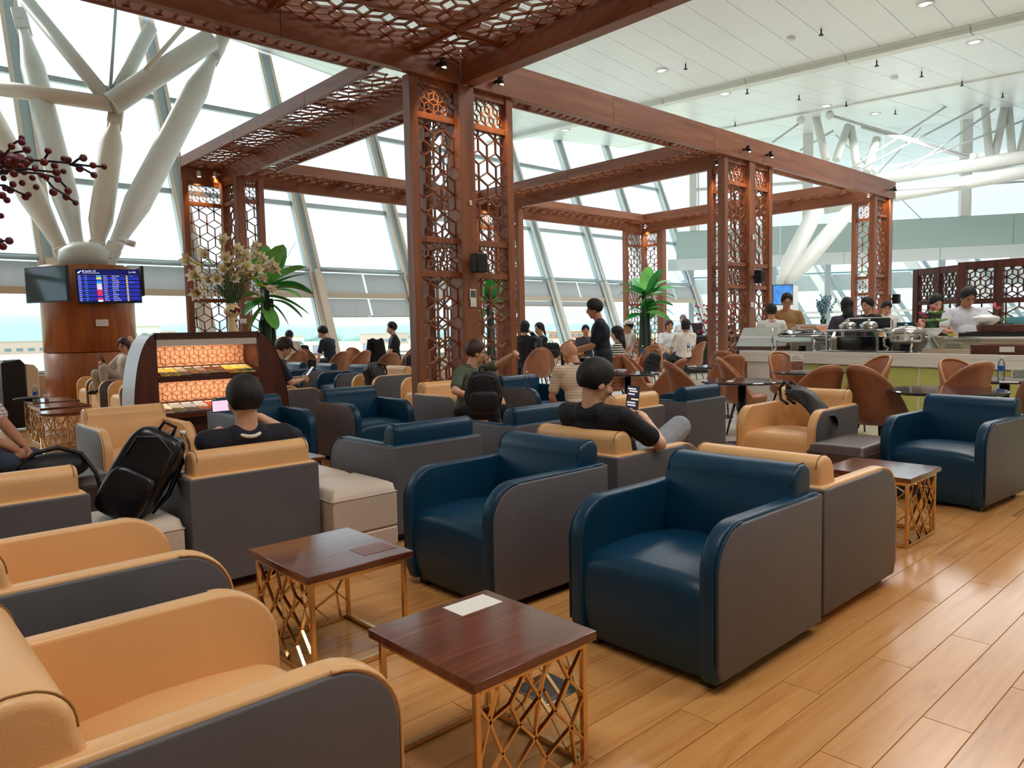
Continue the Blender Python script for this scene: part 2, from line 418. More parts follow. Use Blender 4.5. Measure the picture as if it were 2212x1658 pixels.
for i in range(len(posts)-1):
    a, c_ = posts[i]+.18, posts[i+1]-.18
    for z in zs:
        b = B(); b.bar((a, gy(z), z), (c_, gy(z), z), .14, .1); b.bar((a, gy(z)-.05, z+.07), (c_, gy(z)-.05, z+.07), .05, .03)
        if z == 3.2: b.tube([(a, gy(z)-.28, z-.02), (c_, gy(z)-.28, z-.02)], .05, 8)
        b.build('transom', alum, gw)
    for z0, z1 in ((.5, 3.2), (3.2, 5.2), (5.2, 7.92), (7.92, 9.9)):
        B().add([(a, gy(z0)+.03, z0), (c_, gy(z0)+.03, z0), (c_, gy(z1)+.03, z1), (a, gy(z1)+.03, z1)], [(0, 1, 2, 3)]).build('pane', glassm, gw, recalc=False)
    B().box((a-.2, gy(.25)-.25, 0), (c_+.2, gy(.25)+.1, .5)).build('parapet', mat('beige_wall', (196, 178, 156), .6), gw)
# roller blinds on the lower panes
blindm = fabric_tl('grey_blind_fabric', (206, 208, 210)); railm = mat('beige_rail', (204, 190, 170), .5)
def blind(x0, x1, z0, z1, where, longer=False):
    b = B()
    n = 14; vs = []
    for i in range(n+1):
        x = x0+(x1-x0)*i/n; dy = .012*math.sin(i*2.4)
        for z in (z0, z1): vs += [(x, gy(z)-.16+dy, z), (x, gy(z)-.155+dy, z)]
    fs = []
    for i in range(n): o = 4*i; fs += [(o, o+4, o+6, o+2), (o+1, o+3, o+7, o+5)]
    o = empty('roller_blind', (x0, gy(z1)-.16, z1), label=where, cat='blind', group='roller blinds on the lower panes')
    k = b.add([(v[0]-x0, v[1]-gy(z1)+.16, v[2]-z1) for v in vs], fs, 0, True).build('fabric', blindm, o, recalc=False)
    B().box((0, -.04, z0-z1-.03), (x1-x0, .04, z0-z1+.02)).build('bottom_rail', railm, o)
nm = ['left of the wood-clad round column', 'behind the wood-clad round column', 'behind the banana plant by the magazine rack', 'left half beside the leaning post over the men at laptops', 'x']
for i in range(3, len(posts)-1):
    a, c_ = posts[i]+.2, posts[i+1]-.2; mid = (a+c_)/2
    blind(a, mid-.03, 2.50, 3.1, 'pale grey roller blind, %s pane of window bay %s counted from the left' % ('left', ['zero', 'one', 'two', 'three', 'four', 'five', 'six', 'seven', 'eight', 'nine', 'ten'][i-3]))
    blind(mid+.03, c_, 2.50, 3.1, 'pale grey roller blind, %s pane of window bay %s counted from the left' % ('right', ['zero', 'one', 'two', 'three', 'four', 'five', 'six', 'seven', 'eight', 'nine', 'ten'][i-3]))
    B().box((a, gy(2.4)-.2, 2.34), (c_, gy(2.4)-.05, 2.5)).build('blind_box', railm, gw)
    if i == 6:
        blind(a, mid-.03, 1.79, 2.32, 'lower grey roller blind, left of the pair above the men at laptops')
        blind(mid+.03, c_, 1.79, 2.32, 'lower grey roller blind, right of the pair above the men at laptops')
    if i in (8, 9):
        blind(a, c_, 2.16, 2.32, 'short lower grey roller blind in the bay %s the standing man' % ('left of' if i == 8 else 'right of'))

# ------- end wall at the far right, set at an angle
WD = V((.529, -.848, 0)); WN = V((.848, .529, 0)); W0 = V((30.5, 20.5, 0))
def wp(s, off, z): q = W0+WD*s-WN*off; return V((q.x, q.y, z))
def wbox(b, s0, s1, z0, z1, o0, o1, mi=0):
    return b.add([wp(s0, o0, z0), wp(s1, o0, z0), wp(s1, o1, z0), wp(s0, o1, z0), wp(s0, o0, z1), wp(s1, o0, z1), wp(s1, o1, z1), wp(s0, o1, z1)],
                 [(0, 3, 2, 1), (4, 5, 6, 7), (0, 1, 5, 4), (1, 2, 6, 5), (2, 3, 7, 6), (3, 0, 4, 7)], mi)
wr = empty('wall_right', (0, 0, 0), kind='structure')
wteal = mat('pale_teal_panel', (176, 198, 198), .4); wwhite = mat('pale_wall_panel', (214, 222, 226), .35)
s = -.6; k = 0
while s < 24:
    wbox(B(), s+.01, s+4.7-.01, 4.45, 5.75, 0, .12).build('wall_panel', wteal, wr, bevel=.006, seg=1); s += 4.7
s = -1.
while s < 24:
    wbox(B(), s+.01, s+3.9-.01, 3.9, 4.45, 0, .14).build('wall_panel', wwhite, wr, bevel=.006, seg=1); s += 3.9
w2 = empty('window_2', (0, 0, 0), kind='structure')
wg = glassmat('frosted_upper_glass', (.80, .86, .92), .6)
for i, s in enumerate([.2, 5.2, 11.6, 18, 24]):
    wbox(B(), s-.16, s+.16, 5.75, 10.2, -.15, .25).build('mullion', whitemetal, w2)
    wbox(B(), s+.2, s+.28, 5.75, 10.2, -.05, .1).build('mullion_bead', white, w2)
for a, c_ in zip([.2, 5.2, 11.6, 18], [5.2, 11.6, 18, 24]):
    m_ = (a+c_)/2
    for q0, q1 in ((a+.3, m_-.03), (m_+.03, c_-.2)):
        B().add([wp(q0, 0, 5.78), wp(q1, 0, 5.78), wp(q1, 0, 10.2), wp(q0, 0, 10.2)], [(0, 1, 2, 3)]).build('pane', wg, w2, recalc=False)
    wbox(B(), m_-.03, m_+.03, 5.75, 7.6, -.03, .05).build('mullion_bead', white, w2)
    for z in (7.6,): wbox(B(), a, c_, z, z+.12, -.05, .15).build('transom', whitemetal, w2)
w3 = empty('window_3', (0, 0, 0), kind='structure')
tealframe = mat('teal_window_frame', (120, 168, 176), .4)
for s in (.1, 3.8, 6.15, 10.8, 15.4, 20): wbox(B(), s-.12, s+.12, 0, 3.9, -.08, .14).build('mullion', alum, w3)
for a, c_ in zip((.1, 3.8, 6.15, 10.8, 15.4), (3.8, 6.15, 10.8, 15.4, 20)):
    B().add([wp(a+.12, 0, .1), wp(c_-.12, 0, .1), wp(c_-.12, 0, 3.85), wp(a+.12, 0, 3.85)], [(0, 1, 2, 3)]).build('pane', glassm, w3, recalc=False)
    wbox(B(), a, c_, 3.5, 3.56, -.02, .06).build('transom', tealframe, w3)
    wbox(B(), a, c_, 1.7, 1.8, -.02, .06).build('transom', whitemetal, w3)
# the next hall's leaning posts, seen through that glass
nh = empty('wall_far', (0, 0, 0), kind='structure')
for k in range(9):
    s = 1+k*2.6
    p = wp(s, -7, 0); q = wp(s-2.6, -9.5, 5)
    B().bar(p, q, .3, .5).build('leaning_post', whitemetal, nh); 
    p = wp(s+.7, -7, 0); q = wp(s-1.9, -9.5, 5); B().bar(p, q, .12, .2).build('leaning_post', alum, nh)
wbox(B(), -2, 26, 3.1, 4.0, -9.4, -9.2).build('upper_band', wwhite, nh)
wbox(B(), -2, 26, 0, .4, -7.2, -7.0).build('low_band', wwhite, nh)
wbox(B(), -2, 26, 1.5, 1.62, -7.9, -7.8).build('transom', whitemetal, nh)
wbox(B(), -4, 26, -.1, -.01, -10, .0).build('hall_floor', tilem, nh)
# crossing tie rods on the end wall
tie = B()
for a, b_ in ((wp(6.2, .3, 5.7), wp(9.8, .3, 9.6)), (wp(6.4, .3, 9.6), wp(9.9, .3, 5.7))): tie.tube([a, b_], .02, 6)
tie.build('tie_rod', steel, wr)

# ------- outdoors: airfield, far town, hills
grass = mat('haze_paled_grass', (176, 194, 150), .9, var=.18, vs=.01, stretch=(.2, 1, 1))  # grass paled, distance haze is put into the colour
g0 = B().box((-3000, 24, -9.1), (4000, 5200, -9)).build('airfield_ground', grass); tag(g0, kind='structure')
conc = mat('pale_concrete', (176, 182, 178), .8)
for (y0, y1) in ((24, 62), (120, 150), (230, 262), (330, 350)):
    tag(B().box((-900, y0, -9), (1600, y1, -8.97)).build('taxiway', conc), kind='structure')
random.seed(11)
hm = mat('haze_tinted_hills', (150, 176, 194), 1, var=.04, vs=.003)  # hill colour carries the blue of distance haze
hm2 = mat('haze_tinted_far_hills', (172, 192, 206), 1)  # farther range, painted paler still for haze
def hills(dist, base, amp, mm, seed, ax0, ax1, peaks):
    b = B(); n = 90; pts = []
    for i in range(n+1):
        a = math.radians(ax0+(ax1-ax0)*i/n); h = base
        for (pa, pw_, ph) in peaks: h += ph*math.exp(-((math.degrees(a)-pa)/pw_)**2)
        h += amp*(.5*math.sin(i*.7+seed)+.3*math.sin(i*1.9+seed*2))
        pts.append((a, max(4, h)))
    vs = []
    for a, h in pts:
        for r_, z in ((dist, -9), (dist+h*1.2, h*.62), (dist+h*2.2, h), (dist+h*4, -9)):
            vs.append((r_*math.cos(a), r_*math.sin(a), z))
    fs = [(4*i+k, 4*i+4+k, 4*i+5+k, 4*i+1+k) for i in range(n) for k in range(3)]
    b.add(vs, fs, 0, True); return b
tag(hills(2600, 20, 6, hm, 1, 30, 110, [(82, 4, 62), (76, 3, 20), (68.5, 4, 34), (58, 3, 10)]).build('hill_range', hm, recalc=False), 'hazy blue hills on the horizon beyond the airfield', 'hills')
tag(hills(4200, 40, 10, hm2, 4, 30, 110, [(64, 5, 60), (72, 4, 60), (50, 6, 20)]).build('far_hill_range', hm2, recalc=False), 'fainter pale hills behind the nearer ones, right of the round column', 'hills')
fol = mat('haze_tinted_trees', (130, 164, 160), .9, var=.3, vs=.05)  # tree green paled with haze mixed into the colour
b = B()
for k in range(420):
    a = math.radians(random.uniform(36, 108)); d = random.uniform(900, 1300); r = random.uniform(7, 16)
    b.ell((d*math.cos(a), d*math.sin(a), -9), (r*1.6, r, r*.6), 7, 4)
tag(b.build('tree_belt', fol), 'belt of hazy green trees across the airfield', 'trees', kind='stuff')
cols_ = [mat('far_building_%d' % i, c, .8) for i, c in enumerate([(226, 224, 220), (214, 186, 180), (196, 206, 212), (206, 150, 130)])]
winm = mat('far_window', (120, 140, 155), .4)
bl = [(300, 30, 12, 18), (322, 20, 20, 10), (345, 26, 14, 14), (362, 40, 10, 9), (388, 22, 16, 13), (30, 70, 14, 9), (12, 30, 12, 7), (75, 30, 14, 8), (610, 34, 10, 8), (830, 40, 9, 9), (1135, 40, 9, 7), (1240, 60, 8, 7)]
for i, (px, wdt, dp, hh) in enumerate(bl):
    d = ray(px, 733-.0217*px); a = math.atan2(d.y, d.x); D = [640, 700, 760, 820, 880, 640, 700, 660, 640, 640, 640, 720][i]
    o = empty('far_building', (D*math.cos(a), D*math.sin(a), -9), a, label='%s far building across the airfield, %s' % (['white', 'pinkish', 'grey-blue', 'rust'][i % 4], ['left of the magazine rack top', 'just right of the round column', 'between column and lattice column', 'low and wide behind the lattice', 'nearest the first lattice column', 'low and arched at the left frame edge', 'at the very left edge', 'left of the round column', 'behind the banana plant leaves', 'above the man in black', 'right of the tall lattice column', 'behind the standing man'][i]), cat='building')
    B().box((-dp/2, -wdt/2, 0), (dp/2, wdt/2, hh)).build('wall', cols_[i % 4], o)
    for q in range(int(wdt//7)):
        for z in range(int(hh//5)):
            y0 = -wdt/2+2+q*7; B().box((-dp/2-.15, y0, 2+z*4.5), (-dp/2, y0+4, 4.2+z*4.5)).build('window', winm, o)
    B().box((-dp/2-.6, -wdt/2-.6, hh), (dp/2+.6, wdt/2+.6, hh+.8)).build('roof', cols_[(i+1) % 4], o)
# ================================================================== PERGOLA
ZB, ZT, ZS = 4.2, 4.61, 4.42
perg = empty('timber_pergola', (5.8, 7.0, ZB), label='brown timber pergola frame of deep boards and lattice strips under the ceiling', cat='pergola')
def rel(b): b.v = [(x-5.8, y-7.0, z-ZB) for x, y, z in b.v]; return b
def board(p, q, z0, z1, t=.09, name='board'):
    (x0, y0), (x1, y1) = p, q; b = B()
    if abs(x1-x0) > abs(y1-y0): b.box((x0, y0-t/2, z0), (x1, y0+t/2, z1)); m_ = pwoodx
    else: b.box((x0-t/2, y0, z0), (x0+t/2, y1, z1)); m_ = pwoody
    return rel(b).build(name, m_, perg, bevel=.004, seg=1)
def latt_h(x0, y0, x1, y1, z=ZS+.05, a=.17, vert=True):
    b = B()
    for (u0, v0), (u1, v1) in lattice(x1-x0, y1-y0, a, (.03, .05), vert): b.bar((x0+u0, y0+v0, z), (x0+u1, y0+v1, z), .018, .024)
    return rel(b).build('lattice_panel', pwood, perg, recalc=False)
XL, YL, YR, Y2 = 5.82, 7.05, 14.4, 13.75
# deep boards
def chain(p, q, step=2.4, z0=ZB, z1=ZT, t=.10):
    (x0, y0), (x1, y1) = p, q; L = math.hypot(x1-x0, y1-y0); n = max(1, round(L/step))
    for i in range(n):
        a = (x0+(x1-x0)*i/n, y0+(y1-y0)*i/n); c_ = (x0+(x1-x0)*(i+1)/n, y0+(y1-y0)*(i+1)/n)
        g = .0015
        if abs(x1-x0) > abs(y1-y0): board((a[0]+g, a[1]), (c_[0]-g, c_[1]), z0, z1, t)
        else: board((a[0], a[1]+g), (c_[0], c_[1]-g), z0, z1, t)
chain((5.9, YL), (19.06, YL)); chain((5.72, YL), (-3.3, YL)) if False else chain((-3.3, YL), (5.72, YL))
chain((5.81, 7.12), (5.81, 14.35)); chain((5.81, -1.2), (5.81, 6.98), t=.18)
chain((12.45, 7.12), (12.45, 14.35)); chain((18.85, 7.12), (18.85, 14.35))
chain((5.02, 14.45), (18.9, 14.45))
chain((-3.3, -1.2), (5.7, -1.2))
# shallow boards bounding the lattice strips
sh = dict(z0=ZS, z1=ZT, t=.05)
chain((-3.3, 7.88), (4.98, 7.88), **sh); chain((5.05, 7.12), (5.05, 14.4), **sh); chain((5.9, 7.85), (18.0, 7.85), **sh)
chain((11.7, 7.9), (11.7, 13.75), **sh); chain((18.1, 7.9), (18.1, 13.75), **sh); chain((6.6, 7.9), (6.6, 13.75), **sh)
chain((6.6, 13.75), (11.7, 13.75), **sh); chain((12.5, 13.75), (18.1, 13.75), **sh)
chain((5.08, -1.1), (5.08, 7.0), **sh); chain((-3.3, 6.3), (5.75, 6.3), **sh)
# lattice strips
def strips(x0, y0, x1, y1, n, alongx):
    for i in range(n):
        if alongx: a, c_ = x0+(x1-x0)*i/n, x0+(x1-x0)*(i+1)/n; latt_h(a+.03, y0, c_-.03, y1); board((c_-.02, y0), (c_-.02, y1), ZS+.02, ZT-.04, .05, 'rib')
        else: a, c_ = y0+(y1-y0)*i/n, y0+(y1-y0)*(i+1)/n; latt_h(x0, a+.03, x1, c_-.03, vert=False); board((x0, c_-.02), (x1, c_-.02), ZS+.02, ZT-.04, .05, 'rib')
strips(-3.3, 7.1, 4.98, 7.85, 5, True); strips(5.08, 7.9, 5.76, 14.4, 4, False); strips(5.9, 7.1, 18.0, 7.82, 7, True)
strips(5.87, 7.9, 6.57, 14.4, 4, False); strips(11.73, 7.9, 12.4, 14.4, 4, False); strips(18.13, 7.9, 18.8, 14.4, 4, False)
strips(6.63, 13.78, 11.68, 14.4, 3, True); strips(12.5, 13.78, 18.07, 14.4, 3, True)
strips(-3.3, 6.33, 5.05, 7.0, 5, True); strips(5.11, -1.1, 5.72, 6.27, 4, False); latt_h(5.11, 6.33, 5.72, 7.0)
latt_h(3.4, 5.2, 5.05, 6.27)

# ------- lattice columns: arms radiating from a solid post
def arm(root, p, q, zt=4.2):
    """a framed lattice panel from p to q (plan)"""
    p = V((*p, 0)); q = V((*q, 0)); d = (q-p); L = d.length; d.normalize(); nrm = V((-d.y, d.x, 0)); fw = .075
    def bx(s0, s1, z0, z1, t):
        b = B(); c_ = [p+d*s0-nrm*t/2, p+d*s1-nrm*t/2, p+d*s1+nrm*t/2, p+d*s0+nrm*t/2]
        return b.add([(*v.xy, z0) for v in c_]+[(*v.xy, z1) for v in c_], [(0, 3, 2, 1), (4, 5, 6, 7), (0, 1, 5, 4), (1, 2, 6, 5), (2, 3, 7, 6), (3, 0, 4, 7)])
    bx(L-.11, L, 0, zt, .14).build('post', pwood, root, bevel=.004, seg=1)
    rz = [0, .12, 1.93, 2.0, 2.33, 2.40, 3.74, 3.81, 4.11, 4.2]
    for z0, z1 in ((0, .12), (1.93, 2.0), (2.33, 2.40), (3.74, 3.81), (4.12, 4.2)): bx(0, L-.11, z0, z1, .09).build('rail', pwood, root, bevel=.003, seg=1)
    for z0, z1, a in ((.12, 1.93, .165), (2.0, 2.33, .078), (2.40, 3.74, .165), (3.81, 4.12, .078)):
        b = B()
        for (u0, v0), (u1, v1) in lattice(L-.13, z1-z0, a, (.02, .03)):
            A = p+d*(u0+.01); C = p+d*(u1+.01); b.bar((A.x, A.y, z0+v0), (C.x, C.y, z0+v1), .0145 if a > .1 else .009, .03 if a > .1 else .024, up=tuple(nrm))
        b.build('lattice_panel', pwood, root, recalc=False)
def column(x, y, arms, label, pw_=.2):
    root = empty('lattice_column', (x, y, 0), label=label, cat='column')
    B().box((-pw_/2, -pw_/2, 0), (pw_/2, pw_/2, 4.2)).build('post', pwood, root, bevel=.004, seg=1)
    for (a, b_) in arms: arm(root, a, b_)
    return root
column(5.79, 7.12, [((-.1, 0), (-.78, 0)), ((.1, 0), (.80, 0)), ((0, .1), (0, .80))], 'tallest lattice column with a black speaker and thermostat, nearest the camera', .24)
column(12.45, 7.12, [((-.1, 0), (-.88, 0)), ((.1, 0), (.78, 0)), ((0, .1), (0, .80))], 'lattice column with a black speaker at the left end of the buffet')
column(18.85, 7.12, [((-.1, 0), (-.85, 0)), ((0, .1), (0, .80))], 'lattice column behind the buffet guests, at the right end of the pergola')
column(5.79, 13.65, [((.1, 0), (.45, 0)), ((0, .1), (0, .72)), ((0, .80), (-.76, .80))], 'lattice column behind the lily vase and magazine rack', .16)
column(12.45, 13.9, [((-.1, 0), (-.78, 0)), ((.1, 0), (.78, 0)), ((0, -.1), (0, -.78))], 'far lattice column seen through the tallest column')
column(18.85, 13.65, [((0, .1), (0, .72)), ((0, .80), (-.80, .80))], 'far lattice column behind the banana plant at the window')

# ------- spotlights on the boards, small warm lamps
def spot(x, y, z, dx, dy, label, col=None, lit=True):
    o = empty('spotlight', (x, y, z), label=label, cat='spotlight')
    m_ = col or black
    b = B(); b.tube([(0, 0, 0), (dx*.05, dy*.05, 0)], .022, 10); b.build('wall_plate', m_, o)
    b = B(); b.tube([(dx*.09, dy*.09, .045), (dx*.11, dy*.11, -.06)], [.036, .038], 14); b.tube([(dx*.04, dy*.04, 0), (dx*.1, dy*.1, 0)], .01, 6); b.build('lamp_head', m_, o)
    b = B(); b.lathe([(0, 0), (.03, 0)], 12, (dx*.111, dy*.111, -.0615)); b.build('lens', mat('lit_lens', (255, 240, 200), .3, emit=9), o)
    if lit:
        d = bpy.data.lights.new('spotlight_bulb', 'SPOT'); d.energy = 55; d.color = (1, .62, .22); d.spot_size = math.radians(70); d.spot_blend = .6; d.shadow_soft_size = .03
        l = bpy.data.objects.new('spotlight_bulb', d); link(l, o); l.location = (dx*.105, dy*.105, -.07)
        l.rotation_euler = V((dx*.35, dy*.35, 1)).to_track_quat('Z', 'Y').to_euler()
SP = []
def sp_at(px, py, axis, val, dx, dy, label, col=None):
    p = PY(px, py, val) if axis == 'y' else PX(px, py, val)
    spot(p.x, p.y, p.z, dx, dy, label, col)
sp_at(946, 140, 'y', 6.99, 0, -1, 'left of two black spotlights above the tallest lattice column')
sp_at(1070, 177, 'y', 6.99, 0, -1, 'right of two black spotlights above the tallest lattice column')
wh = white
sp_at(425, 377, 'y', 14.39, 0, -1, 'left white spotlight under the far left pergola corner', wh)
sp_at(475, 377, 'x', 5.75, -1, 0, 'right white spotlight on the board at the far left pergola corner', wh)
sp_at(519, 386, 'y', 14.39, 0, -1, 'small spotlight glowing orange over the far left column', wh)
sp_at(1606, 323, 'y', 6.99, 0, -1, 'left black spotlight above the column at the buffet end')
sp_at(1655, 335, 'y', 6.99, 0, -1, 'right black spotlight above the column at the buffet end')
sp_at(1556, 351, 'x', 12.39, -1, 0, 'black spotlight on the inner board left of the buffet-end column')
sp_at(1923, 410, 'y', 6.99, 0, -1, 'black spotlight at the right end of the pergola')
sp_at(1881, 421, 'x', 18.79, -1, 0, 'white spotlight inside the right end corner of the pergola', wh)
sp_at(1398, 489, 'x', 18.79, -1, 0, 'white spotlight over the far column behind the banana plant', wh)
sp_at(1050, 437, 'y', 13.8, 0, -1, 'black spotlight seen through the right arm of the tallest column')
def speaker(p, dy, label):
    o = empty('loudspeaker', p, label=label, cat='speaker')
    B().box((-.085, -.13, -.115), (.085, .0, .115)).build('cabinet', black, o, bevel=.012)
    B().box((-.075, -.137, -.105), (.075, -.128, .105)).build('grille', mat('speaker_grille', (22, 22, 30), .7, bump=.4, bs=400), o, bevel=.004, seg=1)
    B().box((-.02, 0, -.03), (.02, .05, .03)).build('bracket', black, o)
speaker(PY(1027, 569, 6.94)+V((0, 0, 0)), 1, 'black loudspeaker on the tallest lattice column')
speaker(PY(1634, 598, 6.96), 1, 'black loudspeaker on the column at the buffet end')
speaker(V((19.02, 7.0, 1.3+(689-622)*.0078)), 1, 'black loudspeaker seen edge-on at the right column')
def plate(p, w_, h_, label, m_=None, screen=False, nrm='y'):
    o = empty('wall_switch' if not screen else 'thermostat', p, label=label, cat='switch' if not screen else 'thermostat')
    B().box((-w_/2, -.012, -h_/2), (w_/2, 0, h_/2)).build('plate', m_ or paper, o, bevel=.002, seg=1)
    if screen: B().box((-w_*.38, -.015, -h_*.25), (w_*.38, -.011, h_*.38)).build('display', mat('lcd', (90, 100, 105), .2), o)
    else: B().box((-w_*.2, -.016, -h_*.25), (w_*.2, -.011, h_*.25)).build('rocker', white, o)
plate(PY(1021, 636, 6.99), .10, .13, 'thermostat with grey display on the tallest column post', screen=True)
plate(PY(1022, 655, 6.99), .09, .085, 'cream switch just below the thermostat')
plate(PY(1016, 438, 6.99), .035, .06, 'small white sensor high on the tallest column post')
plate(PY(1624, 658, 7.01), .09, .09, 'white switch on the post of the buffet-end column')
plate(PY(1627, 512, 7.01), .05, .09, 'small pale sensor high on the buffet-end column')
plate(PY(525, 693, 13.5), .13, .09, 'white switch on the column behind the lily vase')
# ================================================================== ARMCHAIRS
AW, AD, AH, SH, CH = .70, .80, .60, .395, .722
def arc(cx, cz, r, a0, a1, n):
    return [(cx+r*math.cos(math.radians(a0+(a1-a0)*i/n)), cz+r*math.sin(math.radians(a0+(a1-a0)*i/n))) for i in range(n+1)]
def arm_profile(inset=0., r=.17, zb=.035, xe=None):
    x0, x1, zt = inset, (xe or AD-inset), AH-inset
    return [(x0+.02, zb+inset), ]+[(x0, zb+.06+inset)]+arc(x0+r-inset*.4, zt-(r-inset*.4), r-inset*.4, 180, 90, 9)+[(x1, zt), (x1, zb+inset)]
def make_armchair(inner, outer, innername):
    """local frame: front edge at x=0, back at x=AD, centred on y; faces -x"""
    root = empty('armchair', (0, 0, 0)); th = .075
    for s in (-1, 1):
        y0 = s*(AW/2-.012)
        b = B(); pr = arm_profile(xe=AD-.016)
        b.prism(pr, th-.012, (lambda u, v, w_, y0=y0, s=s: V((u, y0-s*w_, v))))
        b.build('arm', inner, root, bevel=.012, seg=3, smooth=True)
        b = B(); pr = arm_profile(.012, xe=AD)
        b.prism(pr, .03, (lambda u, v, w_, s=s: V((u, s*(AW/2)-s*w_, v))))
        b.build('side_panel', outer, root, bevel=.007, seg=2, smooth=True)
        b = B(); pts = [V((u, s*(AW/2-.006), v)) for u, v in arm_profile(.006)[1:-2]]
        b.tube(pts, .0045, 6); b.build('piping', inner, root, recalc=False)
    b = B().box((AD-.03, -AW/2+.001, .047), (AD+.004, AW/2-.001, AH-.008)); b.build('back_panel', outer, root, bevel=.007, seg=2)
    b = B().box((AD-.10, -AW/2+.012, .3), (AD-.004, AW/2-.012, AH+.001)); b.build('back_rim', inner, root, bevel=.01, seg=2)
    # seat block with rounded, slightly undercut front
    w2 = AW/2-th+.004; b = B()
    prof = [(.055, .03), (.022, .10), (.012, .2), (.016, .30)]+arc(.085, SH-.075, .068, 175, 95, 6)+[(.2, SH+.004), (.36, SH+.008), (.62, SH-.015), (.62, .03)]
    def fn(u, v):
        i = v*(len(prof)-1); k = min(int(i), len(prof)-2); t = i-k; x = prof[k][0]*(1-t)+prof[k+1][0]*t; z = prof[k][1]*(1-t)+prof[k+1][1]*t
        c_ = 1-(2*u-1)**4; q = .012*c_ if z > SH-.06 else 0
        return V((x-(.006*c_ if x < .1 else 0), -w2+2*w2*u, z+q-(.004*(1-c_)*3 if z > SH-.08 else 0)))
    b.grid(fn, 16, len(prof)-1); b.build('seat', inner, root, recalc=True)
    # back cushion: slanted front face, rolled top
    cw = AW/2-.035; b = B()
    cp = [(.575, SH-.03), (.592, .50), (.612, .59), (.628, .635)]+arc(.706, CH-.078, .077, 172, 96, 7)+arc(.722, CH-.052, .052, 88, 2, 6)+[(.772, .60), (.772, SH-.03)]
    n = len(cp)
    L = [V((u, -cw, v)) for u, v in cp]; R_ = [V((u, cw, v)) for u, v in cp]
    b.add(L+R_, [tuple(range(n))[::-1], tuple(range(n, 2*n))]+[(i, (i+1) % n, n+(i+1) % n, n+i) for i in range(n)])
    b.build('back_cushion', inner, root, bevel=.022, seg=4, smooth=True)
    for s in (-1, 1):
        b = B(); b.tube([V((u, s*(cw-.020), v+.0)) for u, v in [(a-.001 if i < 6 else a, c_+.0015) for i, (a, c_) in enumerate(cp[3:-2])]], .0025, 5)
        b.build('seam', mat('thread_'+innername, (150, 110, 60) if innername == 'tan' else (20, 40, 60), .6), root, recalc=False)
    for sx in (.09, AD-.09):
        for sy in (-1, 1):
            B().box((sx-.03, sy*(AW/2-.08)-.03, 0), (sx+.03, sy*(AW/2-.08)+.03, .05)).build('foot', black, root)
    KIDS[root.name] = list(root.children)
    return root
grey_d = grey
A_blue = make_armchair(blue, grey, 'blue'); A_tan = make_armchair(tan, grey, 'tan')
USED = {'b': False, 't': False}
def armchair(c, x, y, face, label, wob=0):
    """x,y = centre of footprint; face: direction the sitter looks"""
    rz = {'-x': 0, '+x': math.pi, '-y': math.pi/2, '+y': -math.pi/2}[face]+math.radians(wob)
    src = A_blue if c == 'b' else A_tan
    o = src if not USED[c] else copy_tree(src)
    USED[c] = True
    ofs = M.Rotation(rz, 3, 'Z') @ V((AD/2, 0, 0))
    place(o, (x-ofs.x, y-ofs.y, 0), rz, label, 'armchair', 'blue lounge armchairs' if c == 'b' else 'tan lounge armchairs')
    return o
armchair('b', 2.59, 1.715, '-x', 'nearest blue armchair with grey side panel, right of the foreground')
armchair('t', 3.46, 1.735, '+x', 'tan armchair back to back with the nearest blue armchair')
armchair('b', 2.52, 2.81, '-x', 'second blue armchair behind the foreground side tables')
armchair('t', 3.50, 2.885, '+x', 'tan armchair in which the man in black tee sits with a phone')
armchair('b', 2.85, 4.20, '+y', 'blue armchair seen from behind, right of the cream ottoman')
armchair('b', 3.96, 4.31, '+y', 'blue armchair seen from behind, left of the man with a phone')
armchair('b', 6.12, 4.33, '+y', 'blue armchair with brown-lit back panel before the round black table', 2)
armchair('t', 5.11, 4.33, '+y', 'tan armchair seen from behind past the phone')
armchair('t', 1.61, 4.13, '+y', 'tan armchair of the man in the dark sweater, seen from behind')
armchair('t', .49, 4.18, '+y', 'tan armchair back at the left edge, beside the leaning backpack')
armchair('t', 1.81, 6.53, '-y', 'tan armchair facing the camera, left of the magazine rack')
armchair('b', 2.91, 6.60, '-y', 'blue armchair facing the camera, beyond the sweater man\'s head')
armchair('b', 4.04, 6.66, '-y', 'blue armchair facing the camera, at centre behind the blue back')
armchair('t', 5.17, 6.50, '-y', 'tan armchair at the foot of the tallest lattice column')
armchair('b', 6.35, 6.50, '-y', 'blue armchair facing the camera behind the bearded man\'s backpack')
armchair('t', 6.07, 3.0, '-x', 'tan armchair with a black tote bag lying in it')
armchair('b', 6.02, 1.78, '-x', 'blue armchair at the right edge in front of the round table', -4)
armchair('t', .50, 1.71, '+x', 'nearest tan armchair at the bottom left corner')
armchair('t', .56, 2.80, '+x', 'second tan armchair from the bottom left corner')
armchair('t', 4.34, 9.15, '+x', 'tan armchair of the man in a cap, right of the magazine rack')
for i, (y, c, lb) in enumerate([(9.07, 't', 'tan armchair nearest the tallest column in the row before the windows'), (10.51, 't', 'tan armchair with a black bag, in the row before the windows'),
        (11.72, 'b', 'blue armchair nearest the tan ones in the row before the windows'), (12.95, 'b', 'second blue armchair in the row before the windows'),
        (14.2, 'b', 'third blue armchair in the row, partly behind the man in a cap'), (15.5, 'b', 'farthest blue armchair in the row before the windows')]):
    armchair(c, 6.75, y, '-x', lb)
armchair('t', 3.72, 15.12, '-x', 'farthest tan armchair by the wood-clad round column')
armchair('t', 3.66, 14.0, '-x', 'tan armchair of the woman resting her head, by the round column')
armchair('t', 3.68, 12.9, '-x', 'tan armchair by the round column, nearest the magazine rack')
armchair('t', 3.72, 11.7, '-x', 'tan armchair half hidden by the pale arc of the rack')

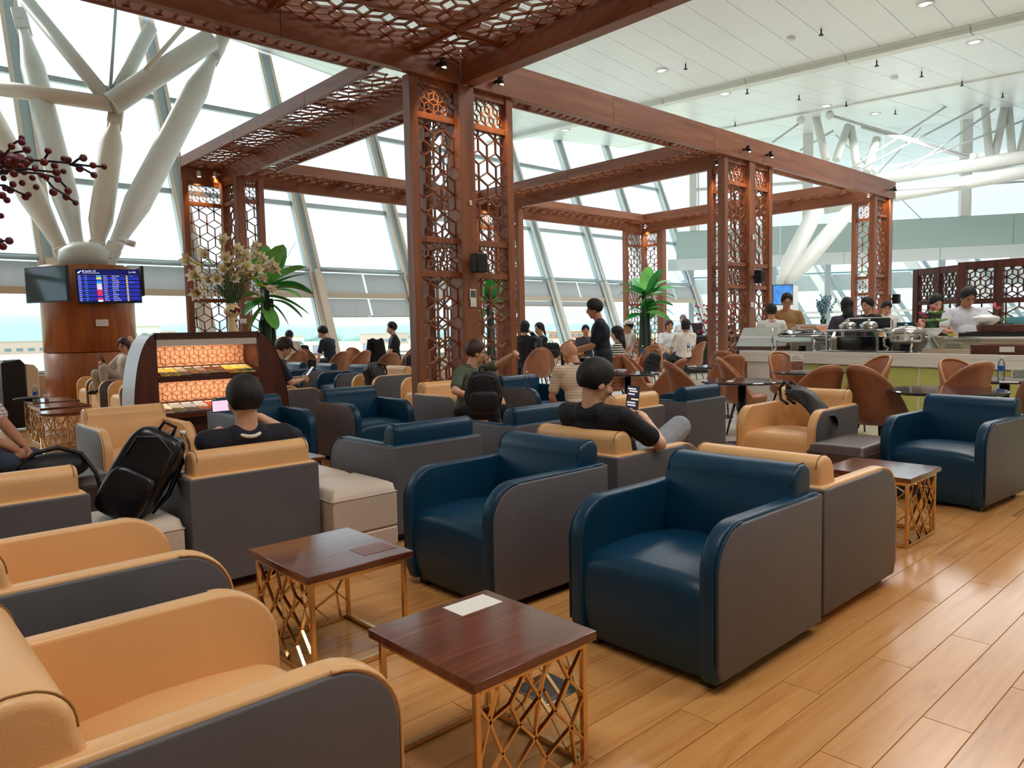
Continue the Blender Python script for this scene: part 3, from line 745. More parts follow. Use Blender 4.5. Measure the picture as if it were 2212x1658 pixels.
# ------- ottomans
def ottoman(x, y, wx, wy, h, m_, label, rz=0):
    o = empty('ottoman', (x, y, 0), rz, label, 'ottoman')
    B().box((-wx/2, -wy/2, .045), (wx/2, wy/2, .16)).build('base_band', m_, o, bevel=.012, seg=3)
    b = B().box((-wx/2, -wy/2, .163), (wx/2, wy/2, h-.06)); b.build('body', m_, o, bevel=.012, seg=3)
    b = B()
    def fn(u, v):
        x_ = -wx/2+wx*u; y_ = -wy/2+wy*v; e = min(u, 1-u, v, 1-v)
        return V((x_, y_, h-.062 + .06*min(1, e/.06)**.5 + .008*math.sin(math.pi*u)*math.sin(math.pi*v)))
    b.grid(fn, 24, 24); b.build('top', m_, o, recalc=False)
    b = B(); b.tube([(-wx/2, -wy/2, h-.06), (wx/2, -wy/2, h-.06), (wx/2, wy/2, h-.06), (-wx/2, wy/2, h-.06), (-wx/2, -wy/2, h-.06)], .003, 5); b.build('piping', m_, o)
    for sx in (-1, 1):
        for sy in (-1, 1): B().box((sx*(wx/2-.06)-.02, sy*(wy/2-.06)-.02, 0), (sx*(wx/2-.06)+.02, sy*(wy/2-.06)+.02, .05)).build('foot', black, o)
ottoman(2.20, 3.87, .42, .46, .425, cream, 'cream leather ottoman at the side of the tan armchair')
ottoman(2.20, 4.36, .42, .44, .42, cream, 'cream ottoman directly behind the nearer cream ottoman')
ottoman(1.02, 3.98, .42, .50, .42, cream, 'cream ottoman under the big leaning backpack')
ottoman(1.08, 5.55, .50, .55, .42, brownott, 'dark ottoman with a pale sheen beside the tan armchair')
ottoman(.42, 5.5, .55, .55, .42, brownott, 'dark ottoman left, under a black strap')
ottoman(5.72, 2.36, .75, .42, .40, brownott, 'dark brown ottoman wedged between tan and blue armchairs')

# ------- side tables with brass lattice
GP = [((0, .92), (.10, .74)), ((.10, .74), (.0, .42)), ((.10, .74), (.19, 1)), ((.10, .74), (.28, .80)), ((.28, .80), (.42, 1)), ((.28, .80), (.36, .60)), ((.36, .60), (.55, .74)), ((.55, .74), (.42, 1)),
      ((.55, .74), (.62, .98)), ((.36, .60), (.20, .44)), ((.20, .44), (.10, .74)), ((.20, .44), (.0, .16)), ((.36, .60), (.50, .42)), ((.50, .42), (.55, .74)), ((.50, .42), (.70, .56)), ((.70, .56), (.84, .78)),
      ((.84, .78), (.74, 1)), ((.84, .78), (1, 1)), ((.84, .78), (1, .58)), ((.70, .56), (.60, .78)), ((.70, .56), (.86, .34)), ((.86, .34), (1, .58)), ((.86, .34), (1, .16)), ((.50, .42), (.60, .20)), ((.60, .20), (.86, .34)),
      ((.60, .20), (.48, 0)), ((.60, .20), (.76, 0)), ((.20, .44), (.30, .22)), ((.30, .22), (.50, .42)), ((.30, .22), (.16, 0)), ((.30, .22), (.48, 0)), ((.86, .34), (.90, 0)), ((.0, .16), (.16, 0))]
def side_table(x, y, wx, wy, h, label, sides=('y-', 'x+'), sticker=None, m_top=None, rz=0, group='brass lattice side tables'):
    o = empty('side_table', (x, y, 0), rz, label, 'side table', group)
    B().box((-wx/2, -wy/2, h-.028), (wx/2, wy/2, h)).build('tabletop', m_top or topwood, o, bevel=.003, seg=2)
    e = .018; X, Y = wx/2-.03, wy/2-.03; zt = h-.03
    for sx in (-1, 1):
        for sy in (-1, 1): B().box((sx*X-e/2, sy*Y-e/2, 0), (sx*X+e/2, sy*Y+e/2, zt)).build('leg', gold, o, bevel=.002, seg=1)
    for z in (.012, zt-e/2):
        b = B()
        for sy in (-1, 1): b.box((-X+e/2, sy*Y-e/2, z-e/2), (X-e/2, sy*Y+e/2, z+e/2))
        for sx in (-1, 1): b.box((sx*X-e/2, -Y+e/2, z-e/2), (sx*X+e/2, Y-e/2, z+e/2))
        b.build('frame_rail', gold, o)
    z0, z1 = .022, zt-e
    for sd in sides:
        b = B()
        for (a, c_), (d, f) in GP:
            if sd[0] == 'y': yy = Y*(1 if sd[1] == '+' else -1); p = (-X+2*X*a, yy, z0+(z1-z0)*c_); q = (-X+2*X*d, yy, z0+(z1-z0)*f); up = (0, 1, 0)
            else: xx = X*(1 if sd[1] == '+' else -1); p = (xx, -Y+2*Y*a, z0+(z1-z0)*c_); q = (xx, -Y+2*Y*d, z0+(z1-z0)*f); up = (1, 0, 0)
            b.bar(p, q, .007, .012, up=up)
        b.build('lattice_panel', gold, o, recalc=False)
    if sticker:
        sx, sy, sw, sh_, m_ = sticker
        B().box((sx-sw/2, sy-sh_/2, h), (sx+sw/2, sy+sh_/2, h+.0012)).build('sticker', m_, o)
    return o
side_table(1.375, 1.655, .47, .50, .41, 'nearest brass-framed side table with a white sticker on its dark wood top', sticker=(.11, .17, .17, .10, paper))
side_table(1.465, 2.725, .47, .52, .41, 'second brass-framed side table, left behind the nearest one', sides=('x-', 'y+'), sticker=(.13, -.12, .15, .12, mat('faded_film', (120, 60, 42), .12)))
side_table(4.68, 1.78, .50, .52, .41, 'brass-framed side table at right, between tan back and blue armchair')
side_table(2.36, 5.03, .46, .42, .415, 'side table with a glaring pale top behind the sweater man', sides=('x+',))
side_table(2.2, 11.75, .55, .75, .47, 'farther of two rectangular side tables in the left nest', sides=('y-', 'x-'))
side_table(2.1, 10.75, .55, .75, .47, 'nearer of two rectangular side tables in the left nest', sides=('y-', 'x-'))
def round_side(x, y, r, h, label):
    o = empty('round_side_table', (x, y, 0), 0, label, 'side table')
    B().lathe([(0, h), (r, h), (r, h-.025), (0, h-.025)], 36, sm=False).build('tabletop', topwood, o, recalc=True)
    b = B()
    for z in (.012, .06, h-.035): b.tube([(r*.92*math.cos(a*math.pi/18), r*.92*math.sin(a*math.pi/18), z) for a in range(37)], .007, 6, caps=False)
    b.build('ring', gold, o)
    b = B(); n = 14
    for i in range(n):
        a0 = 2*math.pi*i/n; a1 = 2*math.pi*(i+.5)/n; a2 = 2*math.pi*(i+1)/n; c_ = lambda a, z: (r*.92*math.cos(a), r*.92*math.sin(a), z)
        b.bar(c_(a0, .02), c_(a1, h*.38), .006, .01); b.bar(c_(a2, .02), c_(a1, h*.38), .006, .01); b.bar(c_(a1, h*.38), c_(a1, h*.62), .006, .01)
        b.bar(c_(a1, h*.62), c_(a0, h-.04), .006, .01); b.bar(c_(a1, h*.62), c_(a2, h-.04), .006, .01)
        if i % 3 == 0: b.bar(c_(a0, 0), c_(a0, h-.04), .014, .014)
    b.build('lattice_panel', gold, o, recalc=False)
round_side(1.98, 9.75, .30, .47, 'larger round brass side table in the left nest')
round_side(2.16, 8.75, .24, .42, 'smaller round brass side table, nearest in the left nest')
round_side(.62, 14.2, .30, .5, 'round brass side table by the windows at the far left')

# ================================================================== DINING CHAIRS AND TABLES
def make_dining():
    root = empty('dining_chair', (0, 0, 0))
    b = B()
    def fn(u, v):
        th = math.radians(-104+208*u); t = abs(2*u-1); c = max(0, math.cos(min(math.pi/2, abs(th)*.98)))
        top = .47+.43*max(0, 1-(min(1, abs(math.degrees(th))/99))**2.5)**.9; zb = .37+.02*t
        z = zb+(top-zb)*v; k = max(0, (z-.45)/.45)
        r = .235-.03*k; lean = -.10*k*k-.03*k
        lowr = .88 if z < .40 else 1
        return V((-r*math.cos(th)*lowr+lean, r*math.sin(th)*lowr*1.02, z))
    b.grid(fn, 30, 12); b.build('shell', cognac, root, solid=.026, smooth=True)
    b = B(); b.tube([fn(i/40, 1)+V((-.0, 0, .001)) for i in range(41)], .011, 6); b.build('welt', mat('pale_cognac', (196, 136, 92), .35), root, recalc=False)
    b = B(); prof = [(0, .47), (.16, .47), (.205, .458), (.222, .43), (.21, .38), (.17, .35), (0, .345)]
    b.lathe(prof, 28, (.02, 0, 0)); b.build('seat', cognac, root)
    for sx, sy in ((1, 1), (1, -1), (-1, 1), (-1, -1)):
        B().tube([(sx*.13, sy*.13, .36), (sx*.22, sy*.2, .0)], [.014, .009], 8).build('leg', black, root)
    KIDS[root.name] = list(root.children)
    return root
D0 = make_dining(); dused = [0]
GRP = 'cognac leather dining chairs'
def dchair(px, py, rdeg, label, zt=.90, ycap=16.8):
    p = PZ(px, py, zt)
    if p.y > ycap: p = V((p.x*ycap/p.y, ycap, 0))
    if px == 2232: p = PD(2268, 850, 6.3)
    if px == 2102: p = PD(2102, 763, 7.2)
    o = D0 if not dused[0] else copy_tree(D0); dused[0] = 1
    place(o, (p.x, p.y, 0), math.radians(rdeg), label, 'dining chair', GRP); return p
# rdeg: direction the chair faces (0 = +x).  The camera looks along 47 deg.
DC = [(1158, 754, 60, 'dining chair seen square from behind, right of the raised fist'), (1172, 750, 40, 'dining chair just behind the one by the raised fist'),
 (1143, 744, 230, 'dining chair farther back, right of the tallest column'), (1217, 737, 190, 'dining chair seen edge-on, left of the standing man'),
 (1237, 727, 230, 'far dining chair by the window, left of the standing man'), (1255, 741, 60, 'dining chair behind the bald man\'s head'),
 (1378, 728, 250, 'far dining chair right of the banana plant foot'), (1346, 730, 240, 'far dining chair below the man in a white cap'),
 (1386, 737, 150, 'dining chair with a pale cloth near the plant foot'), (1412, 728, 260, 'far dining chair left of the two women in white'),
 (1403, 747, 200, 'small-looking dining chair in the middle rows'), (1417, 735, 120, 'dining chair left of the grey-lidded table'),
 (1393, 764, 300, 'dining chair with grey bag beside it'), (1421, 774, 110, 'dining chair with a black backpack hung on its left'),
 (1494, 738, 100, 'tall-looking dining chair left of the buffet-end column'), (1466, 737, 240, 'dining chair behind the women in white'),
 (1488, 724, 260, 'far dining chair by the black counter'), (1500, 779, 320, 'dining chair beyond the blue armchair back, left one'),
 (1562, 765, 60, 'dining chair at the round table, pushed to its far side'), (1570, 757, 20, 'dining chair rear of the round table, before the column foot'),
 (1612, 772, 300, 'dining chair at the round table, right far side'), (1316, 764, 80, 'dining chair behind the phone man\'s head'),
 (1708, 762, 240, 'dining chair facing us behind the menu holder'), (1750, 787, 60, 'dining chair seen from behind before the menu holder'),
 (1860, 770, 150, 'dining chair seen from its side beside the tote bag armchair'), (1905, 787, 340, 'nearest dining chair, left of the right-hand blue armchair'),
 (2066, 780, 60, 'dining chair behind the right blue armchair, shiny back'), (2102, 763, 235, 'dining chair against the buffet behind the water bottle'),
 (2232, 846, 20, 'dining chair cut by the right frame edge'), (636, 757, 90, 'dining chair at the window table with the handbag'),
 (727, 759, 90, 'dining chair of the man in navy at the laptop'), (771, 757, 100, 'dining chair with pale edge, right of the man in navy'),
 (832, 762, 80, 'dining chair in front of the black coat'), (768, 748, 260, 'dining chair facing us at the window table'),
 (869, 748, 140, 'dining chair of the man in black by the window'), (884, 751, 150, 'dining chair left of the tallest column, farther one'),
 (896, 757, 130, 'dining chair left of the tallest column with jacket'), (668, 754, 270, 'dining chair behind the laptop at the window')]
dpos = [dchair(*a) for a in DC]
ttop = mat('dark_marble_top', (52, 48, 56), .08, var=.3, vs=5, spec=.7)
def dtable(x, y, r, h, label, square=None):
    o = empty('dining_table', (x, y, 0), 0, label, 'table', 'round black dining tables')
    B().lathe([(0, h), (r-.01, h), (r, h-.008), (r, h-.022), (r-.02, h-.03), (0, h-.03)], 48, sm=False).build('tabletop', ttop, o)
    B().lathe([(0, h-.03), (.045, h-.03), (.045, .03), (0, .03)], 20).build('pedestal', black, o)
    B().lathe([(0, .03), (.05, .028), (.24, .012), (.25, 0), (0, 0)], 28).build('base_plate', black, o)
    return o
dtable(7.05, 2.15, .46, .70, 'round black table behind the right-hand blue armchair')
dtable(7.15, 4.15, .42, .70, 'round black table behind the blue and tan backs')
dtable(8.9, 4.25, .42, .70, 'round black table with a menu holder, before the buffet')
dtable(8.6, 2.1, .40, .70, 'round black table with a water bottle at the right edge')
dtable(7.6, 6.05, .40, .70, 'round black table with white bowls, beyond the phone')
for (px, py, lb) in ((1310, 746, 'far table behind the standing man'), (1470, 750, 'table with cups before the two women in white'), (1215, 758, 'table between dining chairs right of the raised fist'),
                     (1390, 745, 'table between dining chairs left of the two women'), (1180, 747, 'table of the two women in black'), (1545, 790, 'table between cognac chairs left of the column foot')):
    p = PZ(px, py, .72)
    if p.y > 15: p *= 15/p.y
    dtable(p.x, p.y, .38, .72, lb)
# long window table
o = empty('window_table', (9.6, 18.1, 0), label='long white table under the windows with laptops on it', cat='table')
B().box((-1.9, -.35, .70), (3.6, .3, .74)).build('tabletop', white, o, bevel=.004)
for sx in (-1.8, .8, 3.5): B().box((sx-.03, -.3, 0), (sx+.03, .28, .70)).build('leg', alum, o)
# ================================================================== ROUND COLUMN, STRUTS, SCREENS
CX, CY, CR = 3.93, 16.85, .83
rc = empty('round_column', (CX, CY, 0), label='wood-clad round column carrying screens, left', cat='column')
for z0, z1 in ((0, 1.02), (1.03, 2.72)):
    b = B(); b.lathe([(CR-.02, z0), (CR, z0+.005), (CR, z1-.005), (CR-.02, z1)], 64); b.build('veneer_shell', colwood, rc)
B().lathe([(0, 2.70), (CR-.01, 2.70)], 48).build('column_cap', dwood, rc)
stt = empty('branching_support', (CX, CY, 2.7), label='white tubular roof support fanning out above the round column', cat='support')
def cigar(p, q, r, m_, n=20):
    b = B(); p, q = V(p), V(q); ts = [0, .04, .1, .22, .5, .8, .92, .97, 1]; rs = [.45, .5, .62, 1, 1, 1, .6, .45, .42]
    b.tube([(p+(q-p)*t)-V((CX, CY, 2.7)) for t in ts], [r*k for k in rs], n)
    b.build('strut', m_, stt)
def joint(p, dirv, m_, w_=.3):
    b = B(); p = V(p)-V((CX, CY, 2.7)); d = V(dirv).normalized(); side = d.cross(V((-.3, -1, 0))).normalized(); nn = side.cross(d)
    for s in (-1, 1): b.bar(p+nn*.11*s-d*.35, p+nn*.11*s+d*.35, w_, .08, up=tuple(nn))
    b.tube([p-nn*.17, p+nn*.17], .07, 14); b.build('pin_joint', m_, stt, bevel=.02)
tops = [((142, 556), PZ(-140, 40, 9.2), warmsteel, .27), ((172, 548), PZ(50, 60, 8.6), whitemetal, .25), ((208, 545), PZ(248, 262, 6.2), warmsteel, .23), ((240, 548), PZ(462, 122, 8.2), whitemetal, .27)]
for (px, py), T, m_, r in tops:
    P0_ = PD(px, py, 15.1); d = (T-P0_).normalized(); cigar(P0_, T, r, m_)
    joint(P0_-d*.15, d, m_); joint(T+d*.2, d, m_)
B().lathe([(.0, .0), (.5, .0), (.46, .35), (.25, .5), (0, .5)], 24).build('base_block', whitemetal, stt)
N0 = PZ(240, 225, 6.5)
def rod(a, c_, r, m_=whitemetal, nm='tube', n=16):
    b = B(); b.tube([V(a)-V((CX, CY, 2.7)), V(c_)-V((CX, CY, 2.7))], r, n); b.build(nm, m_, stt)
rod(N0, PZ(455, 85, 8.4), .25); rod(N0, PZ(60, 5, 9.0), .16, m_=whitemetal); rod(N0, PZ(-60, 182, 6.9), .17, warmsteel); rod(N0, PZ(325, 62, 8.8), .15)
rod(N0+V((0, 0, .3)), PZ(250, 18, 9.3), .035, alum, 'hanger_rod', 8); rod(PZ(315, 150, 7.2), PZ(395, 60, 8.8), .05, warmsteel, 'hanger_rod', 8)
rod(PZ(462, 122, 8.2), PZ(500, 40, 8.9), .16)
# screens
def tvset(cx, cy, cz, w_, h_, rz, label, on=False):
    o = empty('flight_screen' if on else 'wall_screen', (cx, cy, cz), rz, label, 'screen')
    B().box((-w_/2, 0, -h_/2), (w_/2, .05, h_/2)).build('bezel', black, o, bevel=.006)
    B().box((-.12, .05, -.15), (.12, .16, .15)).build('bracket', black, o)
    return o
fx0, fx1 = 3.507, 4.637; fw, fh = fx1-fx0, .655
o = tvset((fx0+fx1)/2, 15.82, 2.285, fw, fh, 0, 'lit blue departures screen on the round column, clock reading 9:05', True)
o.rotation_euler = (0, math.radians(-1.5), 0)
def em(nm, rgb, e): return mat(nm, rgb, .4, emit=e)
B().box((-fw/2+.02, -.004, -fh/2+.03), (fw/2-.02, 0, fh/2-.015)).build('display', em('screen_navy', (8, 14, 90), .9), o)
E1 = em('screen_white', (235, 240, 255), 1.1); E2 = em('screen_cyan', (90, 190, 230), 1.0)
rows = 13; rh = .0385; ytop = fh/2-.105
for i in range(rows):
    z = ytop-.012-rh*i
    B().box((-fw/2+.03, -.0055, z-.003), (fw/2-.03, -.004, z-.001)).build('row_line', em('screen_line', (120, 150, 235), .9), o)
    if i % 2: B().box((-fw/2+.03, -.0045, z-rh), (fw/2-.03, -.0041, z-.003)).build('row_band', em('screen_blue', (20, 30, 170), 1.0), o)
RX = (math.pi/2, 0, 0)
text('ĐI QUỐC TẾ', .040, E1, o, (-fw/2+.115, -.006, fh/2-.055), RX); text('INTERNATIONAL DEPARTURES', .021, E1, o, (-fw/2+.115, -.006, fh/2-.083), RX)
text('9:05', .042, E1, o, (fw/2-.15, -.006, fh/2-.07), RX)
b = B(); b.add([(-fw/2+.03, -.006, fh/2-.07), (-fw/2+.09, -.006, fh/2-.03), (-fw/2+.10, -.006, fh/2-.04), (-fw/2+.06, -.006, fh/2-.075), (-fw/2+.075, -.006, fh/2-.085), (-fw/2+.035, -.006, fh/2-.08)], [(0, 1, 2, 3, 4, 5)]); b.build('aeroplane_symbol', E1, o, recalc=False)
b = B(); b.tube([(fw/2-.185+.018*math.cos(a*.3+2), -.006, fh/2-.055+.018*math.sin(a*.3+2)) for a in range(16)], .003, 5); b.build('clock_symbol', E1, o)
dest = ['Bangkok (BKK)', 'Singapore', 'Kuala Lumpur', 'Luang Prabang', 'Kuala Lumpur', 'Beijing (PEK)', 'Seoul (ICN)', 'Phnom Penh', 'Taipei', 'Hong Kong', 'Shenzhen', 'Phnom Penh', 'Shanghai (PVG)']
tm = ['09:00', '09:05', '09:05', '09:10', '09:20', '09:25', '09:30', '09:35', '09:40', '09:50', '09:55', '10:00', '10:05']
fl = ['VN 611', 'TR 351', 'MH 753', 'QV 314', 'VN 675', 'CA 742', 'KE 442', 'VJ 920', 'VJ 942', 'VJ 960', 'ZH 9026', 'VJ 820', 'MU 5076']
lg = [(60, 170, 200), (245, 220, 60), (20, 90, 200), (40, 160, 210), (230, 210, 240), (225, 230, 240), (225, 230, 240), (235, 30, 70), (235, 30, 70), (235, 30, 70), (30, 30, 150), (235, 30, 70), (235, 238, 240)]
def colm(items, x, m_, s=.021):
    for i, t in enumerate(items): text(t, s, m_, o, (x, -.006, ytop-.008-rh*(i+1)+.012), RX)
colm(tm, -fw/2+.035, E1); colm(tm[1:]+['10:10'], -fw/2+.14, E2); colm(fl, -.10, E1); colm(dest, .05, E1)
for i, c_ in enumerate(lg):
    z = ytop-.012-rh*(i+1)
    B().box((-.22, -.0065, z), (-.135, -.005, z+rh-.005)).build('airline_tile', em('tile_%d_%d_%d' % c_, c_, .9), o)
    B().box((.30, -.0065, z+.004), (.33, -.005, z+rh-.012)).build('gate_tile', em('gate_yellow', (240, 220, 90), .9), o)
text('Check in', .02, E2, o, (.36, -.006, ytop-.008-rh*1+.012), RX); text('Check in', .02, E2, o, (.36, -.006, ytop-.008-rh*4+.012), RX)
sc_ref = mat('dark_screen_glass', (40, 60, 70), .05, spec=.9)
o = tvset(3.02, 15.85, 2.30, 1.05, .66, math.radians(-62), 'dark screen turned to the left on the round column'); B().box((-.50, -.006, -.30), (.50, 0, .31)).build('display', sc_ref, o)
o = tvset(4.84, 16.5, 2.42, 1.0, .6, math.radians(80), 'screen seen edge-on at the right of the round column'); B().box((-.48, -.006, -.28), (.48, 0, .28)).build('display', sc_ref, o)
p = PY(220, 697, 15.99); plate(p+V((0, -.02, 0)), .22, .13, 'white socket plate on the round column')
# security camera on the strut base
o = empty('security_camera', PD(272, 522, 14.6), label='small white security camera at the foot of the right strut', cat='camera'); B().tube([(0, 0, 0), (.14, -.08, -.05)], .06, 12).build('body', white, o); B().tube([(-.12, .05, .05), (0, 0, 0)], .03, 8).build('bracket', white, o)

# portable air purifier
o = empty('air_purifier', (1.93, 12.75, 0), math.radians(8), label='tall black and cream portable air unit beside the low tables', cat='air purifier')
B().prism([(-.17, .03), (.13, .03), (.13, .95), (.07, 1.02), (-.17, .98)], .30, lambda u, v, w_: V((u, -.15+w_, v))).build('front', black, o, bevel=.015)
B().prism([(.132, .03), (.30, .03), (.30, .86), (.25, .93), (.132, .95)], .28, lambda u, v, w_: V((u, -.14+w_, v))).build('side_shell', mat('cream_plastic', (224, 200, 172), .4), o, bevel=.015)
B().box((-.13, -.1, .985), (.03, .1, 1.01)).build('control_panel', mat('grey_panel', (110, 120, 126), .3), o, bevel=.004)
for s in (-.12, .22): B().box((s-.03, -.12, 0), (s+.03, .12, .03)).build('foot', black, o)

# ================================================================== MAGAZINE RACK
RY, RD = 8.0, .42
rk = empty('magazine_rack', (3.0, RY, 0), label='arched dark-timber magazine rack with lit patterned back', cat='rack')
XL_, XR_, TL_, TR_, HZ = 2.21-3, 3.86-3, 2.46-3, 3.52-3, 1.325
def arch(s, n=14):
    """side outline from floor to the top corner, on side s"""
    xe = XL_ if s < 0 else XR_; xt = TL_ if s < 0 else TR_
    pts = [(xe, 0.0), (xe, .30)]
    for i in range(1, n+1):
        t = i/n*math.pi/2; pts.append((xt+(xe-xt)*math.cos(t), .30+(HZ-.30)*math.sin(t)**.9))
    return pts
rim = mat('window_lit_rim', (206, 212, 222), .3)  # window light on the left edge is put into this pale colour
for s in (-1, 1):
    pr = arch(s); xt = TL_ if s < 0 else TR_; poly = pr+[(xt, .0)]
    B().prism(poly, RD, lambda u, v, w_: V((u, w_, v))).build('side_cheek', dwoodz, rk, bevel=.004, seg=1)
    b = B()
    for a, c_ in zip(pr[:-1], pr[1:]): b.add([(a[0]+s*.004, -.001, a[1]), (c_[0]+s*.004, -.001, c_[1]+.004), (c_[0]+s*.004, RD+.001, c_[1]+.004), (a[0]+s*.004, RD+.001, a[1])], [(0, 1, 2, 3)])
    b.build('edge_band', rim if s < 0 else dwoodz, rk, recalc=False)
B().box((TL_-.02, 0, HZ-.055), (TR_+.02, .03, HZ+.012)).build('top_fascia', dwood, rk, bevel=.004)
B().box((TL_, .03, HZ-.05), (TR_, RD, HZ-.02)).build('top_board', dwood, rk)
B().box((TL_+.005, .01, HZ-.125), (TR_-.005, .03, HZ-.055)).build('light_pelmet', mat('rack_pelmet', (214, 206, 200), .4), rk)
B().box((TL_, RD-.03, .0), (TR_, RD-.01, HZ-.05)).build('back_board', mat('peach_back', (246, 196, 156), .5), rk)
for z0, z1 in ((.99, HZ-.13), (.60, .86)):
    b = B()
    for (u0, v0), (u1, v1) in lattice(TR_-TL_, z1-z0, .058): b.bar((TL_+u0, RD-.036, z0+v0), (TL_+u1, RD-.036, z0+v1), .004, .008, up=(0, 1, 0))
    b.build('back_lattice', mat('lattice_orange', (196, 110, 52), .4), rk, recalc=False)
def shelf(z, n0):
    # sloping shelf: front edge low
    b = B(); b.add([(TL_, -.02, z-.05), (TR_, -.02, z-.05), (TR_, -.02, z), (TL_, -.02, z), (TL_, RD-.05, z+.10), (TR_, RD-.05, z+.10), (TR_, RD-.05, z+.08), (TL_, RD-.05, z+.08)],
        [(0, 1, 2, 3), (3, 2, 5, 4), (0, 7, 6, 1), (0, 3, 4, 7), (1, 6, 5, 2), (4, 5, 6, 7)]); b.build('shelf', dwood, rk)
shelf(.88, 0); shelf(.50, 0); B().box((TL_, 0, 0), (TR_, .02, .36)).build('kick_panel', dwood, rk)
for z in (HZ-.14, .80):
    d = bpy.data.lights.new('shelf_strip_light', 'AREA'); d.shape = 'RECTANGLE'; d.size = TR_-TL_-.1; d.size_y = .05; d.energy = 3.2; d.color = (1, .76, .55)
    l = bpy.data.objects.new('shelf_strip_light', d); link(l, rk); l.location = ((TL_+TR_)/2, .10, z); l.rotation_euler = (math.radians(30), 0, 0)
magc = [(212, 196, 90), (206, 180, 70), (150, 140, 120), (60, 80, 60), (120, 110, 100), (70, 36, 28), (92, 44, 34), (226, 188, 60), (232, 200, 90), (238, 210, 120)]
magn = ['golden-field magazine', 'yellow terraced-field magazine', 'grey mountain magazine', 'green valley magazine', 'pale landscape magazine', 'dark brown magazine', 'brown boxed-title magazine', 'bright yellow magazine', 'yellow harvest magazine', 'amber magazine at the right end']
def mag(i, n, z, c1, label, grp):
    w_ = (TR_-TL_-.06)/n; x = TL_+.03+w_*i
    o = empty('magazine', (3.0+x, RY, z+.006), label=label, cat='magazine', group=grp)
    sl = .12/(RD-.05+.02)*.85
    def f(u, v, t): y = 0.0+.26*v; return V((w_*.94*u, y, (y+.02)*.10/.39+t))
    b = B(); b.add([f(0, 0, 0), f(1, 0, 0), f(1, 1, 0), f(0, 1, 0), f(0, 0, .012), f(1, 0, .012), f(1, 1, .012), f(0, 1, .012)], [(0, 3, 2, 1), (4, 5, 6, 7), (0, 1, 5, 4), (1, 2, 6, 5), (2, 3, 7, 6), (3, 0, 4, 7)])
    b.build('cover', mat('mag_%d_%d_%d' % c1, c1, .25, var=.5, vs=22), o)
    b = B(); b.add([f(.08, .86, .0125), f(.85, .86, .0125), f(.85, .96, .0125), f(.08, .96, .0125)], [(0, 1, 2, 3)]); b.build('masthead', paper, o, recalc=False)
    b = B(); b.add([f(.0, .0, .0125), f(1, .0, .0125), f(1, .3, .0125), f(.0, .42, .0125)], [(0, 1, 2, 3)]); b.build('cover_picture', mat('magp_%d' % (i % 4), [(70, 60, 40), (50, 70, 50), (40, 50, 60), (120, 60, 30)][i % 4], .3, var=.6, vs=40), o, recalc=False)
for i in range(10): mag(i, 10, .88, magc[i], magn[i]+' on the upper shelf', 'magazines on the upper shelf')
mc2 = [(230, 220, 190), (150, 160, 150), (140, 150, 160), (150, 160, 160), (200, 40, 30), (220, 200, 160), (140, 80, 60), (226, 206, 180)]
mn2 = ['cream magazine', 'grey-green double-photo magazine', 'grey magazine with car photo', 'third grey photo magazine', 'red diagonal magazine', 'cream and brown magazine', 'brown hexagon magazine', 'last pale magazine']
for i in range(8): mag(i, 8, .50, mc2[i], mn2[i]+' on the lower shelf', 'magazines on the lower shelf')

# ------- vase of lilies on the rack
vp = PY(505, 733, RY+.13); vp.z = HZ-.0195
vase = empty('flower_vase', vp, label='cream ceramic vase painted with red and blue flowers on the rack', cat='vase')
cer = mat('cream_ceramic', (236, 214, 160), .18, var=.06, vs=10, spec=.7)
B().lathe([(0, 0), (.062, 0), (.06, .02), (.052, .08), (.047, .17), (.05, .2), (.082, .225), (.092, .25), (.09, .275), (.07, .305), (.056, .315), (.06, .33), (.066, .34), (.058, .338), (.05, .32), (.05, .2)], 36).build('body', cer, vase)
for (a, z, r, c_) in ((-60, .262, .026, (120, 24, 22)), (-85, .275, .022, (150, 40, 30)), (-100, .25, .018, (30, 34, 80)), (-70, .15, .012, (26, 34, 84)), (-60, .09, .012, (40, 60, 50)), (-75, .06, .01, (26, 34, 84)), (-120, .26, .014, (30, 60, 50))):
    rr = .092 if z > .22 else .05; an = math.radians(a)
    B().ell((rr*math.cos(an), rr*math.sin(an), z), (r*1.2, r*1.2, r), 10, 6, mx=M.Rotation(an, 3, 'Z') @ M.Diagonal((.18, 1, 1))).build('painted_flower', mat('glaze_%d_%d_%d' % c_, c_, .2), vase)
lily = empty('lily_bouquet', (vp.x, vp.y, vp.z+.33), label='bouquet of white lilies with thin green foliage in the vase', cat='flowers')
pet = mat('lily_petal', (246, 240, 224), .5, var=.03, vs=20); stem = mat('lily_stem', (70, 120, 70), .5, var=.2, vs=10); thr = mat('lily_throat', (220, 200, 60), .5)
def lilyflower(me_only=True):
    b = B()
    for k in range(6):
        a = k*math.pi/3; 
        def fn(u, v, a=a):
            L = .085*u; w_ = .027*math.sin(math.pi*min(1, u*1.02)**.8)*(2*v-1)
            r = .008+.045*u**2.2; z = .11*u-.03*max(0, u-.75)*2
            c_, s_ = math.cos(a), math.sin(a); return V((r*c_-w_*s_, r*s_+w_*c_, z+abs(2*v-1)*.004))
        b.grid(fn, 7, 2)
    me = b.mesh('petals', pet, recalc=False)
    b2 = B()
    for k in range(5): b2.tube([(0, 0, .03), (.012*math.cos(k*1.26), .012*math.sin(k*1.26), .10)], .0022, 5)
    b2.tube([(0, 0, -.07), (0, 0, .02)], [.006, .011], 7)
    return me, b2.mesh('stamens', thr)
LM, LS = lilyflower()
random.seed(5)
